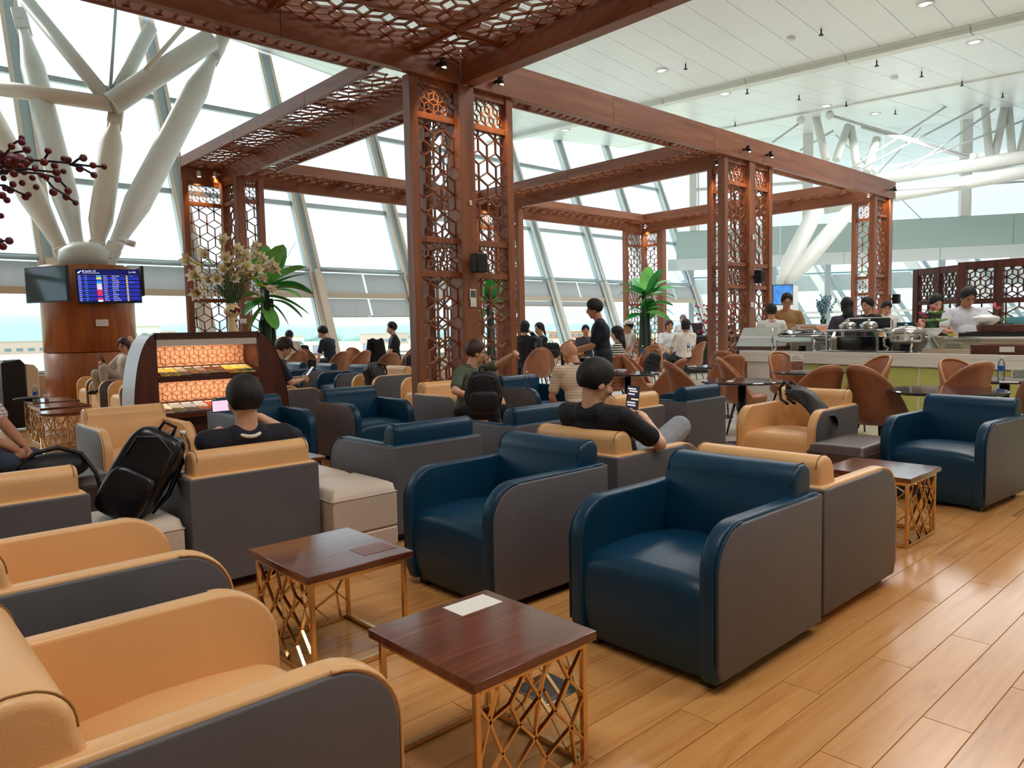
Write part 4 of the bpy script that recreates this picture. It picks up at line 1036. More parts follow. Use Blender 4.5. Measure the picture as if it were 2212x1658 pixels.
lp = [(420, 567, -1.2, .2), (448, 558, -.9, .6), (480, 532, -.1, 1), (506, 548, .1, .7), (522, 560, 0, .4), (486, 566, -.3, .3), (502, 576, .1, .2), (430, 600, -1, .2), (455, 608, -.6, .1), (468, 605, -.3, 0), (434, 628, -.9, -.4),
      (500, 605, .0, .1), (543, 560, .4, .7), (556, 565, .6, .6), (566, 575, .8, .3), (541, 588, .3, .2), (552, 600, .5, 0), (575, 583, .9, .1), (572, 618, .9, -.4), (520, 585, .2, .3), (484, 588, -.4, .2), (545, 545, .3, 1)]
for i, (px, py, dx, dz) in enumerate(lp):
    q = PY(px, py, vp.y+random.uniform(-.16, .16))-lily.location
    d = V((dx, -.75+random.uniform(-.2, .2), dz)).normalized()
    o1 = inst('flower', LM, lily, q); o1.rotation_euler = d.to_track_quat('Z', 'Y').to_euler(); s_ = random.uniform(1.25, 1.6); o1.scale = (s_,)*3
    o2 = inst('stamens', LS, o1)
    st = q-d*.06
    B().tube([(random.uniform(-.02, .02), random.uniform(-.02, .02), -.05), tuple(st*.5+V((0, 0, .06))), tuple(st)], .0035, 6).build('stem', stem, lily)
b = B()
for i in range(420):
    a = random.uniform(0, 2*math.pi); r = random.uniform(.03, .21)**1.0; z = random.uniform(0.02, .32)*(1-r); r *= .35+z*2.4
    p0 = V((r*math.cos(a), r*math.sin(a)*.8, z)); d = V((math.cos(a)*random.uniform(.3, 1), math.sin(a)*.8, random.uniform(.2, 1.4))).normalized()*random.uniform(.05, .11)
    sd = d.cross(V((random.uniform(-1, 1), random.uniform(-1, 1), .3))).normalized()*.005
    b.add([p0, p0+d*.5+sd, p0+d, p0+d*.5-sd], [(0, 1, 2, 3)])
tag(b.build('foliage', mat('thin_foliage', (66, 104, 66), .6, var=.4, vs=30), lily, recalc=False), kind='stuff')

# ------- banana plants
leafm = mat('banana_leaf', (44, 168, 78), .35, var=.35, vs=4, spec=.6); leafm2 = mat('banana_leaf_pale', (128, 210, 108), .4, var=.3, vs=4); trunk = mat('plant_trunk', (34, 58, 44), .6, var=.3, vs=8)
def blade(root, p0, p1, wid, droop, m_, tw=0.0):
    p0, p1 = V(p0), V(p1); d = p1-p0; L = d.length; dn = d.normalized(); side = dn.cross(V((0, 0, 1)))
    side = side.normalized() if side.length > .1 else V((1, 0, 0)); side = (M.Rotation(tw, 3, dn) @ side)
    nrm = side.cross(dn)
    b = B()
    def fn(u, v):
        c_ = p0+d*u+V((0, 0, droop*(4*u*(1-u))*.4-droop*.15*u*u)); w_ = wid*1.35*math.sin(math.pi*min(1, .06+u*.95))**.5
        t = 2*v-1; return c_+side*w_*t+nrm*abs(t)*w_*.22
    b.grid(fn, 12, 4)
    o = b.build('leaf', m_, root, recalc=False)
    b = B(); b.tube([fn(i/8, .5)+nrm*.002 for i in range(9)], [.008, .007, .006, .006, .005, .004, .003, .003, .002], 5); b.build('midrib', leafm2, o, recalc=False)
def banana(name_label, base, leaves, trunks, depth):
    root = empty('banana_plant', base, label=name_label, cat='plant')
    for (dx, dy, h, r) in trunks: B().tube([(dx, dy, .3), (dx*1.2, dy*1.2, h*.5), (dx*.9, dy*.9, h)], [r, r*.85, r*.55], 10).build('trunk', trunk, root)
    for (a, b_, w_, dr, m_, yo) in leaves:
        p0 = PD(*a, depth)-V(base); p1 = PD(*b_, depth+yo)-V(base); blade(root, p0, p1, w_, dr, m_, random.uniform(-.5, .5))
    B().lathe([(0, 0), (.17, 0), (.22, .32), (.20, .33), (.19, .30), (0, .30)], 28).build('pot', mat('plant_pot', (200, 196, 188), .4), root)
    return root
L1_, L2_ = leafm, leafm2
bd = 10.4; bb = PD(578, 700, bd); 
banana('banana plant with large green leaves behind the lily vase', (bb.x, bb.y, 0), [
 ((566, 620), (604, 540), .16, .05, L2_, .2), ((572, 640), (640, 520), .01, .0, L1_, 0), ((575, 622), (612, 527), .15, .02, L2_, -.2), ((570, 625), (548, 530), .10, .02, L1_, .3), ((568, 620), (575, 528), .09, 0, L2_, .3),
 ((580, 615), (660, 574), .075, .10, L2_, .2), ((580, 622), (662, 590), .07, .08, L1_, -.3), ((582, 625), (678, 632), .075, .20, L1_, .2), ((580, 630), (652, 640), .06, .15, L2_, -.2), ((582, 640), (670, 678), .065, .12, L1_, 0),
 ((580, 650), (655, 684), .05, .2, L1_, .3), ((578, 655), (624, 700), .06, .15, L2_, .1), ((574, 660), (598, 712), .07, .0, L2_, -.2), ((570, 640), (530, 640), .08, .1, L1_, .2), ((568, 650), (528, 680), .08, .1, L1_, -.2),
 ((570, 660), (538, 712), .08, .05, L2_, .1), ((572, 640), (588, 600), .08, 0, L1_, 0), ((572, 600), (560, 548), .09, 0, L1_, .2), ((575, 665), (560, 715), .07, 0, L1_, 0), ((566, 655), (530, 655), .07, .1, L2_, -.3)],
 [(0, 0, 2.0, .07), (.09, .03, 1.8, .05), (-.08, .02, 1.5, .045)], bd)
bd = 16.5; bb = PD(1392, 705, bd)
banana('banana plant standing alone at mid distance, right of the standing man', (bb.x, bb.y, 0), [
 ((1396, 640), (1401, 575), .13, 0, L2_, .2), ((1398, 636), (1432, 578), .08, .1, L1_, -.3), ((1395, 635), (1366, 600), .11, .1, L1_, .3), ((1396, 632), (1330, 614), .08, .15, L1_, .2), ((1394, 636), (1334, 636), .11, .25, L1_, -.3),
 ((1398, 632), (1450, 603), .08, .12, L1_, .2), ((1400, 636), (1462, 622), .09, .15, L1_, -.2), ((1400, 640), (1460, 640), .09, .2, L1_, .2), ((1398, 640), (1458, 648), .07, .2, L2_, -.3), ((1398, 645), (1388, 670), .16, 0, L1_, 0),
 ((1398, 645), (1405, 690), .14, 0, L1_, .2), ((1398, 660), (1455, 658), .06, .15, L1_, .1), ((1396, 670), (1460, 680), .06, .3, L1_, -.2), ((1396, 675), (1448, 690), .07, .15, L2_, .2), ((1392, 675), (1350, 676), .08, .3, L1_, .1),
 ((1390, 678), (1348, 668), .04, .1, L2_, .2), ((1392, 680), (1352, 690), .08, .1, L1_, -.2), ((1392, 682), (1378, 708), .08, 0, L2_, 0), ((1390, 640), (1340, 628), .07, .1, L2_, .3), ((1394, 640), (1372, 655), .10, .1, L1_, 0)],
 [(0, 0, 2.1, .07), (.14, .0, 1.7, .06), (-.12, .0, 1.6, .05)], bd)
bd = 12.6; bb = PD(1058, 705, bd)
banana('banana plant seen through the right arm of the tallest column', (bb.x, bb.y, 0), [
 ((1058, 655), (1042, 600), .10, .1, L1_, .2), ((1060, 655), (1090, 600), .10, .1, L2_, .2), ((1058, 660), (1040, 640), .09, .1, L1_, 0), ((1060, 662), (1095, 650), .08, .15, L1_, .1), ((1060, 668), (1040, 690), .08, .1, L2_, .1),
 ((1060, 668), (1098, 695), .07, .1, L1_, .1), ((1060, 650), (1064, 590), .09, 0, L1_, -.2), ((1058, 672), (950, 700), .05, .2, L2_, .2), ((1060, 660), (975, 640), .06, .2, L1_, .2)], [(0, 0, 1.9, .07), (.08, .02, 1.6, .05)], bd)

# ------- berry sprays reaching in at the upper left, close to the lens
br = empty('berry_branch', PD(-120, 400, 1.5), label='spray of dark red berries reaching in from the left edge', cat='branch')
bm_ = mat('dark_red_berry', (88, 8, 32), .45, var=.4, vs=40); tw = mat('berry_twig', (30, 30, 50), .6)
O_ = br.location
twigs = [[(-120, 380), (0, 360), (60, 345), (130, 350), (190, 358), (225, 360)], [(-60, 390), (20, 370), (90, 375), (115, 405), (140, 420), (163, 438)], [(-60, 360), (10, 335), (30, 310), (46, 300)], [(-60, 400), (10, 400), (40, 415), (62, 424)], [(30, 330), (58, 325)], [(95, 345), (104, 330)],
         [(150, 355), (175, 362), (203, 377)], [(155, 354), (172, 342), (180, 342)], [(90, 375), (125, 385), (150, 412)], [(-40, 470), (0, 520), (20, 520)], [(0, 370), (60, 365), (120, 372)]]
for t in twigs:
    B().tube([tuple(PD(x, y, 1.45)-O_) for x, y in t], .0022, 6).build('twig', tw, br)
bs = [(225, 360), (201, 357), (180, 341), (172, 364), (203, 378), (163, 438), (143, 425), (147, 412), (115, 415), (104, 326), (95, 350), (138, 343), (148, 345), (118, 358), (137, 370), (122, 372), (125, 387), (100, 383), (58, 323), (25, 316), (47, 298), (47, 307),
      (62, 420), (55, 425), (48, 395), (78, 404), (28, 398), (12, 406), (22, 410), (0, 330), (5, 335), (30, 375), (52, 372), (75, 365), (76, 362), (10, 370), (8, 385), (0, 360), (20, 350), (35, 345), (15, 432), (5, 422), (20, 520), (0, 521), (6, 532), (2, 466), (70, 384), (90, 378), (58, 352), (44, 360), (64, 345)]
bme = B().ell((0, 0, 0), (.0065, .0065, .0065), 14, 9).mesh('berry', bm_)
for i, (x, y) in enumerate(bs):
    q = PD(x, y, 1.45+random.uniform(-.04, .04))-O_; q2 = inst('berry', bme, br, q); s_ = random.uniform(.85, 1.15); q2.scale = (s_,)*3
B().ell(tuple(PD(28, 350, 1.5)-O_), (.028, .028, .02), 12, 8).build('berry_cluster', bm_, br)
cam.data.dof.use_dof = False

# ------- floor socket plate
p = PZ(1222, 1573, 0)
o = empty('floor_socket', (1.83, 1.84, 0), 0, 'brushed metal floor socket plate under the nearest side table', 'floor socket')
B().box((-.09, -.09, .0), (.09, .09, .006)).build('cover_plate', steel, o, bevel=.003); B().box((-.065, -.065, .006), (.065, .065, .008)).build('lid', mat('dull_metal', (150, 150, 150), .35, 1), o, bevel=.002, seg=1)
# ================================================================== PEOPLE
skin_m = {'a': mat('skin_light', (224, 176, 146), .5, var=.05, vs=8), 'b': mat('skin_tan', (206, 150, 118), .5, var=.05, vs=8), 'c': mat('skin_deep', (180, 124, 96), .5, var=.05, vs=8)}
hair_m = {'k': mat('black_hair', (9, 8, 13), .62, bump=.6, bs=90, stretch=(1, 1, .2)), 'n': mat('brown_hair', (62, 40, 32), .5, bump=.6, bs=90, stretch=(1, 1, .2)), 'g': mat('grey_hair', (120, 118, 116), .5, bump=.5, bs=90), 's': mat('shaved_hair', (150, 118, 98), .6)}
eye_m = mat('dark_eye', (26, 20, 20), .3); lip_m = mat('lips', (176, 96, 88), .5)
def remesh(b, name, m, parent, vox, smooth_it=4, shrink=0):
    me = b.mesh(name, m, recalc=False); o = bpy.data.objects.new(name, me); COL.objects.link(o)
    md = o.modifiers.new('r', 'REMESH'); md.mode = 'VOXEL'; md.voxel_size = vox; md.use_smooth_shade = True
    sm = o.modifiers.new('s', 'SMOOTH'); sm.factor = .5; sm.iterations = smooth_it
    dg = bpy.context.evaluated_depsgraph_get(); me2 = bpy.data.meshes.new_from_object(o.evaluated_get(dg)); bpy.data.objects.remove(o)
    me2.name = name
    for p in me2.polygons: p.use_smooth = True
    me2.materials.clear(); me2.materials.append(m)
    return link(bpy.data.objects.new(name, me2), parent)
def cap(b, p, q, r0, r1, n=10):
    p, q = V(p), V(q); d = q-p
    b.ell(p, (r0,)*3, n, 6); b.ell(q, (r1,)*3, n, 6)
    if d.length > 1e-4: b.tube([p, q], [r0*.99, r1*.99], n)
def ik(S, T, l1, l2, pole):
    S, T, pole = V(S), V(T), V(pole); d = T-S; L = min(d.length, (l1+l2)*.995); dn = d.normalized(); T = S+dn*L
    a = (l1*l1-l2*l2+L*L)/(2*L); h = math.sqrt(max(0, l1*l1-a*a)); pv = (pole-dn*pole.dot(dn)); pv = pv.normalized() if pv.length > 1e-5 else V((0, 0, -1))
    return S+dn*a+pv*h, T
def hand(b, W, d, palm_n, side, curl=.5, s=1.0):
    """wrist W, direction d, palm normal; side=+1 left hand (thumb to -y of frame)"""
    d = V(d).normalized(); n = V(palm_n); n = (n-d*n.dot(d)).normalized(); lat = d.cross(n)*side
    P = V(W)+d*.045*s
    b.ell(P+d*.012, (.044*s, .038*s, .016*s), 12, 8, mx=M((d, lat, n)).transposed())
    for k, (o_, L) in enumerate(((.028, .068), (.010, .078), (-.009, .072), (-.027, .056))):
        a = P+d*.045*s+lat*o_*s; c1 = curl*.9
        j1 = a+(d*math.cos(c1)+n*math.sin(c1))*L*.5*s; j2 = j1+(d*math.cos(c1*2.1)+n*math.sin(c1*2.1))*L*.5*s
        cap(b, P+lat*o_*s, a, .0105*s, .0095*s, 8); cap(b, a, j1, .0092*s, .0085*s, 8); cap(b, j1, j2, .0085*s, .0072*s, 8)
    t0 = P+lat*.034*s-d*.02*s; t1 = t0+(lat*.8+d*.7+n*.4).normalized()*.036*s; t2 = t1+(lat*.25+d*.8+n*.6).normalized()*.032*s
    cap(b, t0, t1, .0125*s, .0105*s, 8); cap(b, t1, t2, .0105*s, .0085*s, 8)
PC = [0]
def person(loc, face, label, pose='sit', top=(20, 22, 40), trousers=(30, 32, 44), skin='b', hair='k', hs='short', lean=-12, head=(0, 0), hl=None, hr=None, vox=.014, sleeve='short', seat=.42, h=1.0,
           glasses=False, shoulders=1.0, stripe=None, topm=None, collar=None, cap_c=None, legs=None, curl=.5, pl=(0, .6, -1), pr=(0, -.6, -1), mask=False, hips=None, shorts=False, long_hair=False, turn=0, hip_h=None):
    """local frame: +x forward, +y left, +z up; loc = ground point under the hips; head=(yaw,pitch) degrees; hl/hr wrist targets"""
    root = empty('person', loc, math.radians(face), label, 'person')
    s = h; sm = skin_m[skin]
    sit = pose == 'sit'
    hz = (hip_h or seat+.10) if sit else .92*s
    Hc = V((0, 0, hz)); la = math.radians(lean); tw = M.Rotation(math.radians(turn), 3, 'Z')
    up = V((math.sin(-la)*-1, 0, math.cos(la))); up = V((math.sin(la), 0, math.cos(la)))  # lean>0 forwards
    fw = tw @ V((math.cos(la), 0, -math.sin(la))); lt = tw @ V((0, 1, 0))
    def T(x, y, z): return Hc+fw*x*s+lt*y*s+up*z*s
    ch = T(0, 0, .33); neck0 = T(-.005, 0, .49); neck1 = T(.010, 0, .545)
    yw, pt = map(math.radians, head)
    hf = (M.Rotation(yw, 3, 'Z') @ V((fw.x, fw.y, 0)).normalized()); hl_ = V((-hf.y, hf.x, 0)); hf = (hf*math.cos(pt)-V((0, 0, 1))*math.sin(pt)).normalized(); hu = hf.cross(hl_)
    hc = neck1+hf*.03*s+hu*.105*s+V((0, 0, .0))
    HM = M((hf, hl_, hu)).transposed()
    def Hd(x, y, z): return hc+HM @ V((x*s*1.04, y*s*1.04, z*s*1.04))
    sh = .185*shoulders
    SL, SR = T(0, sh, .44), T(0, -sh, .44)
    body = B()
    # head
    body.ell(Hd(-.008, 0, .022), (.096*s, .076*s, .098*s), 18, 12, mx=HM); body.ell(Hd(.018, 0, -.045), (.066*s, .056*s, .070*s), 16, 10, mx=HM); body.ell(Hd(.050, 0, -.088), (.026*s, .028*s, .022*s), 10, 8, mx=HM)
    body.ell(Hd(.090, 0, -.012), (.017*s, .012*s, .026*s), 8, 6, mx=HM); body.ell(Hd(.100, 0, -.028), (.013*s, .015*s, .011*s), 8, 6, mx=HM)
    for q in (-1, 1): body.ell(Hd(-.004, q*.078, -.012), (.022*s, .009*s, .032*s), 8, 6, mx=HM); body.ell(Hd(.055, q*.040, -.028), (.026*s, .022*s, .024*s), 8, 6, mx=HM)
    cap(body, neck0-up*.03, Hd(-.018, 0, -.05), .064*s, .057*s, 12)
    def torso(b, g=0., lo=-.02):
        b.ell(T(0, 0, .04), ((.115+g)*s, (.165+g)*s, (.13+g)*s), 16, 10, mx=M((fw, lt, up)).transposed())
        b.ell(T(.012, 0, .17), ((.112+g)*s, (.145+g)*s, (.16+g)*s), 16, 10, mx=M((fw, lt, up)).transposed())
        b.ell(T(.0, 0, .33), ((.118+g)*s, (.172*shoulders+g)*s, (.16+g)*s), 16, 10, mx=M((fw, lt, up)).transposed())
        cap(b, T(-.005, sh*.86, .425), T(-.005, -sh*.86, .425), (.068+g)*s, (.068+g)*s, 12)
        cap(b, T(-.01, .05, .455), T(-.01, -.05, .455), (.062+g)*s, (.062+g)*s, 12)
    torso(body)
    arms = []
    wl = V(hl) if hl is not None else (T(.28, .16, .02) if sit else T(.05, .26, -.08)); wr_ = V(hr) if hr is not None else (T(.28, -.16, .02) if sit else T(.05, -.26, -.08))
    for S_, W_, pole, sd in ((SL, wl, pl, 1), (SR, wr_, pr, -1)):
        E_, W2 = ik(S_, W_, .285*s, .255*s, pole); arms.append((S_, E_, W2, sd))
        cap(body, S_, E_, .047*s, .038*s); cap(body, E_, E_+(W2-E_)*.35, .040*s, .038*s); cap(body, E_+(W2-E_)*.35, W2, .038*s, .026*s)
        inn = V((0, -sd, 0)) if abs((W2-E_).normalized().y) < .8 else V((-1, 0, 0))
        hand(body, W2, (W2-E_), V((0, 0, -1))*.5+inn*.6, sd, curl, s*1.03)
    # legs
    LG = []
    for q in (1, -1):
        hip = T(0, q*.09, .0)
        if sit:
            if legs: knee, foot = V(legs[q][0]), V(legs[q][1])
            else: knee = V((.44*s, q*.12, seat+.10)); foot = V((.47*s, q*.12, .07))
        else:
            st = legs if legs else .0
            knee = V((.04+.10*q*(st or 0), q*.10, .50*s)); foot = V((.0+.22*q*(st or 0), q*.10, .07))
        LG.append((hip, knee, foot))
        cap(body, hip, knee, .082*s, .058*s, 12); cap(body, knee, knee+(foot-knee)*.3, .056*s, .056*s, 12); cap(body, knee+(foot-knee)*.3, foot, .056*s, .036*s, 12)
        cap(body, foot+V((-.03, 0, -.03)), foot+V((.13, 0, -.045)), .035, .026)
    remesh(body, 'body', sm, root, vox, 3)
    # shirt
    tm_ = topm or mat('cloth_%d_%d_%d' % top, top, .75, var=.10, vs=10, bump=.35, bs=26)
    b = B(); torso(b, .012)
    for S_, E_, W2, sd in arms:
        f = {'short': .55, 'none': 0, 'long': 1}[sleeve]
        if f >= 1: cap(b, S_, E_, .062*s, .052*s, 12); cap(b, E_, E_+(W2-E_)*.9, .052*s, .040*s, 12)
        elif f > 0: cap(b, S_, S_+(E_-S_)*f, .064*s, .060*s, 12); cap(b, S_+(E_-S_)*f, S_+(E_-S_)*(f+.16), .061*s, .062*s, 12)
    remesh(b, 'shirt', tm_, root, vox, 3)
    if collar: 
        b = B(); b.tube([neck0+up*.012*s+(fw*math.cos(a*math.pi/8)+lt*math.sin(a*math.pi/8))*.066*s-fw*.004 for a in range(17)], .010*s, 8); b.build('collar', mat('cloth_%d_%d_%d' % collar, collar, .7), root)
    # trousers
    b = B(); b.ell(T(0, 0, .0), (.125*s, .178*s, .12*s), 14, 9)
    for hip, knee, foot in LG:
        cap(b, hip, knee, .094*s, .074*s, 12)
        if not shorts: cap(b, knee, knee+(foot-knee)*.93, .072*s, .054*s, 12)
    remesh(b, 'trousers', mat('cloth_%d_%d_%d' % trousers, trousers, .8, var=.12, vs=8, bump=.3, bs=30), root, vox, 2)
    b = B()
    for hip, knee, foot in LG: b.ell(foot+V((.05, 0, -.035)), (.13, .045, .036), 12, 8)
    b.build('shoes', mat('dark_shoes', (24, 24, 28), .5), root)
    # hair
    if hs != 'bald':
        b = B(); g = .010
        n = 26; m_ = 16
        def hfn(u, v):
            az = -math.pi+2*math.pi*u; c = math.cos(az)          # c=1 at the face
            face_ = max(0, c); low = -.10 if hs != 'cap' else -.02
            lim = (.10*max(0, c)**.6 if c > 0 else 0)
            pmax = math.radians(60+70*(1-max(0, (c+.15)/1.15))**.7)
            if hs in ('bob', 'long'): pmax = math.radians(58+76*(1-max(0, (c-.1)/.9))**.5)
            p = pmax*v; r = V((.116*math.sin(p)*math.cos(az), .094*math.sin(p)*math.sin(az), .120*math.cos(p)))
            if hs in ('bob', 'long') and p > math.pi*.5: r.x = -.10*abs(math.cos(az)) if c < 0 else .07*c; r.y = .092*math.sin(az); r.z = -.11*(p-math.pi*.5)/.7
            q = (1+.018*math.sin(az*7+v*9)*v)*(1-.13*v**5)
            return Hd(-.012+r.x*q, r.y*q, .026+r.z*q)
        b.grid(hfn, n, m_)
        if hs == 'long': 
            b2 = B(); cap(b, Hd(-.075, 0, -.02), Hd(-.09, 0, -.22), .060*s, .045*s, 12); cap(b, Hd(-.06, .04, -.05), Hd(-.07, .05, -.2), .04*s, .03*s); cap(b, Hd(-.06, -.04, -.05), Hd(-.07, -.05, -.2), .04*s, .03*s)
        if hs == 'tail': cap(b, Hd(-.10, 0, .03), Hd(-.15, 0, -.12), .034*s, .018*s)
        if hs == 'bun': b.ell(Hd(-.10, 0, .07), (.04*s,)*3, 10, 8)
        b.build('hair', hair_m[hair], root, recalc=False, smooth=True)
    if cap_c:
        cm = mat('cloth_%d_%d_%d' % cap_c, cap_c, .8)
        b = B(); b.grid(lambda u, v: Hd(-.010+.112*math.sin(v*1.35)*math.cos(2*math.pi*u), .093*math.sin(v*1.35)*math.sin(2*math.pi*u), .032+.118*math.cos(v*1.35)), 24, 8)
        b.grid(lambda u, v: Hd(.085+.085*v*math.cos((u-.5)*1.2), .07*(2*u-1)*(1-.25*v), .055-.022*v), 10, 4); b.build('cap', cm, root, solid=.004)
    # face
    b = B()
    for q in (-1, 1): b.ell(Hd(.083, q*.031, .005), (.006*s, .012*s, .006*s), 8, 6, mx=HM)
    b.build('eyes', eye_m, root)
    b = B()
    for q in (-1, 1): b.bar(Hd(.091, q*.014, .025), Hd(.084, q*.05, .024), .006, .005)
    if hs != 'bald': b.build('eyebrows', hair_m['k'], root)
    b = B(); b.ell(Hd(.083, 0, -.057), (.006*s, .021*s, .006*s), 8, 6, mx=HM); b.build('mouth', lip_m, root)
    if mask:
        b = B(); b.grid(lambda u, v: Hd(.066+.045*math.cos((u-.5)*2.2), .068*math.sin((u-.5)*2.6), -.008-.07*v), 10, 5); b.build('face_mask', white, root, solid=.002)
    if glasses:
        b = B()
        for q in (-1, 1):
            b.tube([Hd(.102, q*.033+.024*math.cos(a*math.pi/6), .004+.018*math.sin(a*math.pi/6)) for a in range(13)], .0022, 6); b.tube([Hd(.100, q*.057, .008), Hd(-.005, q*.084, .006)], .0022, 6)
        b.tube([Hd(.103, -.009, .006), Hd(.103, .009, .006)], .002, 6); b.build('glasses', black, root)
    return root, arms, Hd
def W2L(loc, face, p):
    """world point -> person's local frame"""
    return M.Rotation(-math.radians(face), 3, 'Z') @ (V(p)-V(loc))
def phone_at(loc, rot, label, w_=.072, h_=.15, lit=(40, 44, 60), e=.5):
    o = empty('phone', loc, 0, label, 'phone'); o.rotation_euler = rot
    B().box((-w_/2, -h_/2, -.004), (w_/2, h_/2, .004)).build('case', black, o, bevel=.002)
    B().box((-w_/2+.004, -h_/2+.005, .004), (w_/2-.004, h_/2-.005, .0046)).build('display', mat('phone_screen_%d_%d' % (lit[0], int(e*10)), lit, .2, emit=e), o); return o

def stripemat(name, c1, c2, scale, axis='Z', w_=.5):
    m = bpy.data.materials.new(name); m.use_nodes = True; n = m.node_tree; b = n.nodes['Principled BSDF']; b.inputs['Roughness'].default_value = .8
    g = n.nodes.new('ShaderNodeTexCoord'); sp_ = n.nodes.new('ShaderNodeSeparateXYZ'); n.links.new(g.outputs['Object'], sp_.inputs[0])
    ml = n.nodes.new('ShaderNodeMath'); ml.operation = 'MULTIPLY'; ml.inputs[1].default_value = scale; n.links.new(sp_.outputs[axis], ml.inputs[0])
    fr = n.nodes.new('ShaderNodeMath'); fr.operation = 'FRACT'; n.links.new(ml.outputs[0], fr.inputs[0])
    lt_ = n.nodes.new('ShaderNodeMath'); lt_.operation = 'LESS_THAN'; lt_.inputs[1].default_value = w_; n.links.new(fr.outputs[0], lt_.inputs[0])
    mx = n.nodes.new('ShaderNodeMix'); mx.data_type = 'RGBA'; n.links.new(lt_.outputs[0], mx.inputs[0]); mx.inputs[6].default_value = (*srgb(c1), 1); mx.inputs[7].default_value = (*srgb(c2), 1)
    n.links.new(mx.outputs[2], b.inputs['Base Color']); return m
def plaidmat():
    m = bpy.data.materials.new('plaid_shirt'); m.use_nodes = True; n = m.node_tree; b = n.nodes['Principled BSDF']; b.inputs['Roughness'].default_value = .8
    g = n.nodes.new('ShaderNodeTexCoord'); sp_ = n.nodes.new('ShaderNodeSeparateXYZ'); n.links.new(g.outputs['Object'], sp_.inputs[0]); outs = []
    for ax in 'YZ':
        ml = n.nodes.new('ShaderNodeMath'); ml.operation = 'MULTIPLY'; ml.inputs[1].default_value = 42; n.links.new(sp_.outputs[ax], ml.inputs[0])
        fr = n.nodes.new('ShaderNodeMath'); fr.operation = 'FRACT'; n.links.new(ml.outputs[0], fr.inputs[0])
        l2 = n.nodes.new('ShaderNodeMath'); l2.operation = 'LESS_THAN'; l2.inputs[1].default_value = .16; n.links.new(fr.outputs[0], l2.inputs[0]); outs.append(l2)
    mx_ = n.nodes.new('ShaderNodeMath'); mx_.operation = 'MAXIMUM'; n.links.new(outs[0].outputs[0], mx_.inputs[0]); n.links.new(outs[1].outputs[0], mx_.inputs[1])
    mx = n.nodes.new('ShaderNodeMix'); mx.data_type = 'RGBA'; n.links.new(mx_.outputs[0], mx.inputs[0]); mx.inputs[6].default_value = (*srgb((222, 206, 200)), 1); mx.inputs[7].default_value = (*srgb((70, 60, 76)), 1)
    n.links.new(mx.outputs[2], b.inputs['Base Color']); return m

# --- foreground sitters
# man with phone, tan armchair facing +x
def WL(L, face, px, py, d): return tuple(W2L(L, face, PD(px, py, d)))
L = (3.50, 2.84, 0); FA = 2
person(L, FA, 'man in black tee reading his phone in the tan armchair', lean=-36, head=(-26, 16), top=(10, 11, 20), trousers=(150, 158, 166), skin='a', hair='k', vox=.008, seat=.34, h=1.0, shoulders=1.10, curl=.8,
       hl=WL(L, FA, 1328, 902, 4.62), hr=WL(L, FA, 1396, 908, 4.45), pl=(0, .6, -.8), pr=(.2, -1, -.9), legs={1: ((.44, .10, .50), (.55, .16, .07)), -1: ((.42, -.14, .66), (.62, .05, .50))})
phone_at(PD(1367, 858, 4.60), (math.radians(66), math.radians(8), math.radians(-47)), 'black phone with chat bubbles held by the man in black tee', .078, .155, (38, 40, 52), .6)
PH = bpy.data.objects['phone']
for k_, (bx_, by_, bw_) in enumerate(((-.01, .055, .05), (.0, .040, .05), (-.01, .020, .04), (.012, -.012, .045), (-.008, -.035, .05), (-.005, -.052, .05))):
    B().box((bx_-bw_/2, by_-.005, .0047), (bx_+bw_/2, by_+.004, .0052)).build('chat_bubble', mat('bubble_w' if k_ != 3 else 'bubble_y', (220, 222, 230) if k_ != 3 else (240, 226, 190), .3, emit=.6), PH)
# man in dark sweater seen from behind, facing +y
sw = mat('sweater_navy', (14, 18, 36), .8, var=.35, vs=6, bump=.3, bs=60)
L = (1.66, 4.16, 0); FA = 86
person(L, FA, 'man in dark sweater with white collar, seen from behind in the tan armchair', lean=-30, head=(4, 4), topm=sw, trousers=(40, 44, 60), skin='a', hair='k', vox=.008, seat=.34, shoulders=1.12, sleeve='short', hip_h=.36, collar=(232, 226, 214),
       hl=WL(L, FA, 470, 925, 4.75), hr=WL(L, FA, 562, 900, 4.45), pl=(-.2, 1, -.6), pr=(.3, -1, -.6), curl=.6)
phone_at(PD(478, 876, 4.85), (math.radians(86), 0, math.radians(4)), 'phone with a pink page held sideways by the man in dark sweater', .13, .078, (230, 200, 226), .8)
# bearded man in green tee, raising a fist
gt = stripemat('green_striped_tee', (96, 106, 88), (74, 84, 70), 46)
L = (4.86, 6.0, 0); FA = -74
_, _, HB = person(L, FA, 'bearded man in olive tee and glasses raising his fist', lean=10, head=(40, 6), topm=gt, trousers=(20, 22, 34), skin='a', hair='n', vox=.010, seat=.36, glasses=True, shoulders=1.18, curl=1.25, h=.95,
       hl=WL(L, FA, 1112, 764, 7.45), hr=(.25, -.2, .62), pl=(.6, .9, -.9), pr=(0, -1, -.3))
bp_ = [o for o in COL.objects if o.name.startswith('person')][-1] if False else None
# bald man, cream shirt, back view
cs = stripemat('cream_striped_shirt', (226, 208, 186), (206, 184, 164), 34)
L = (5.55, 5.02, 0)
person(L, 62, 'bald man in cream striped polo with dark piping, seen from behind', lean=16, head=(30, 26), topm=cs, trousers=(60, 60, 70), skin='b', hs='bald', hair='s', vox=.011, seat=.36, shoulders=1.1, collar=(60, 60, 80), h=.95)
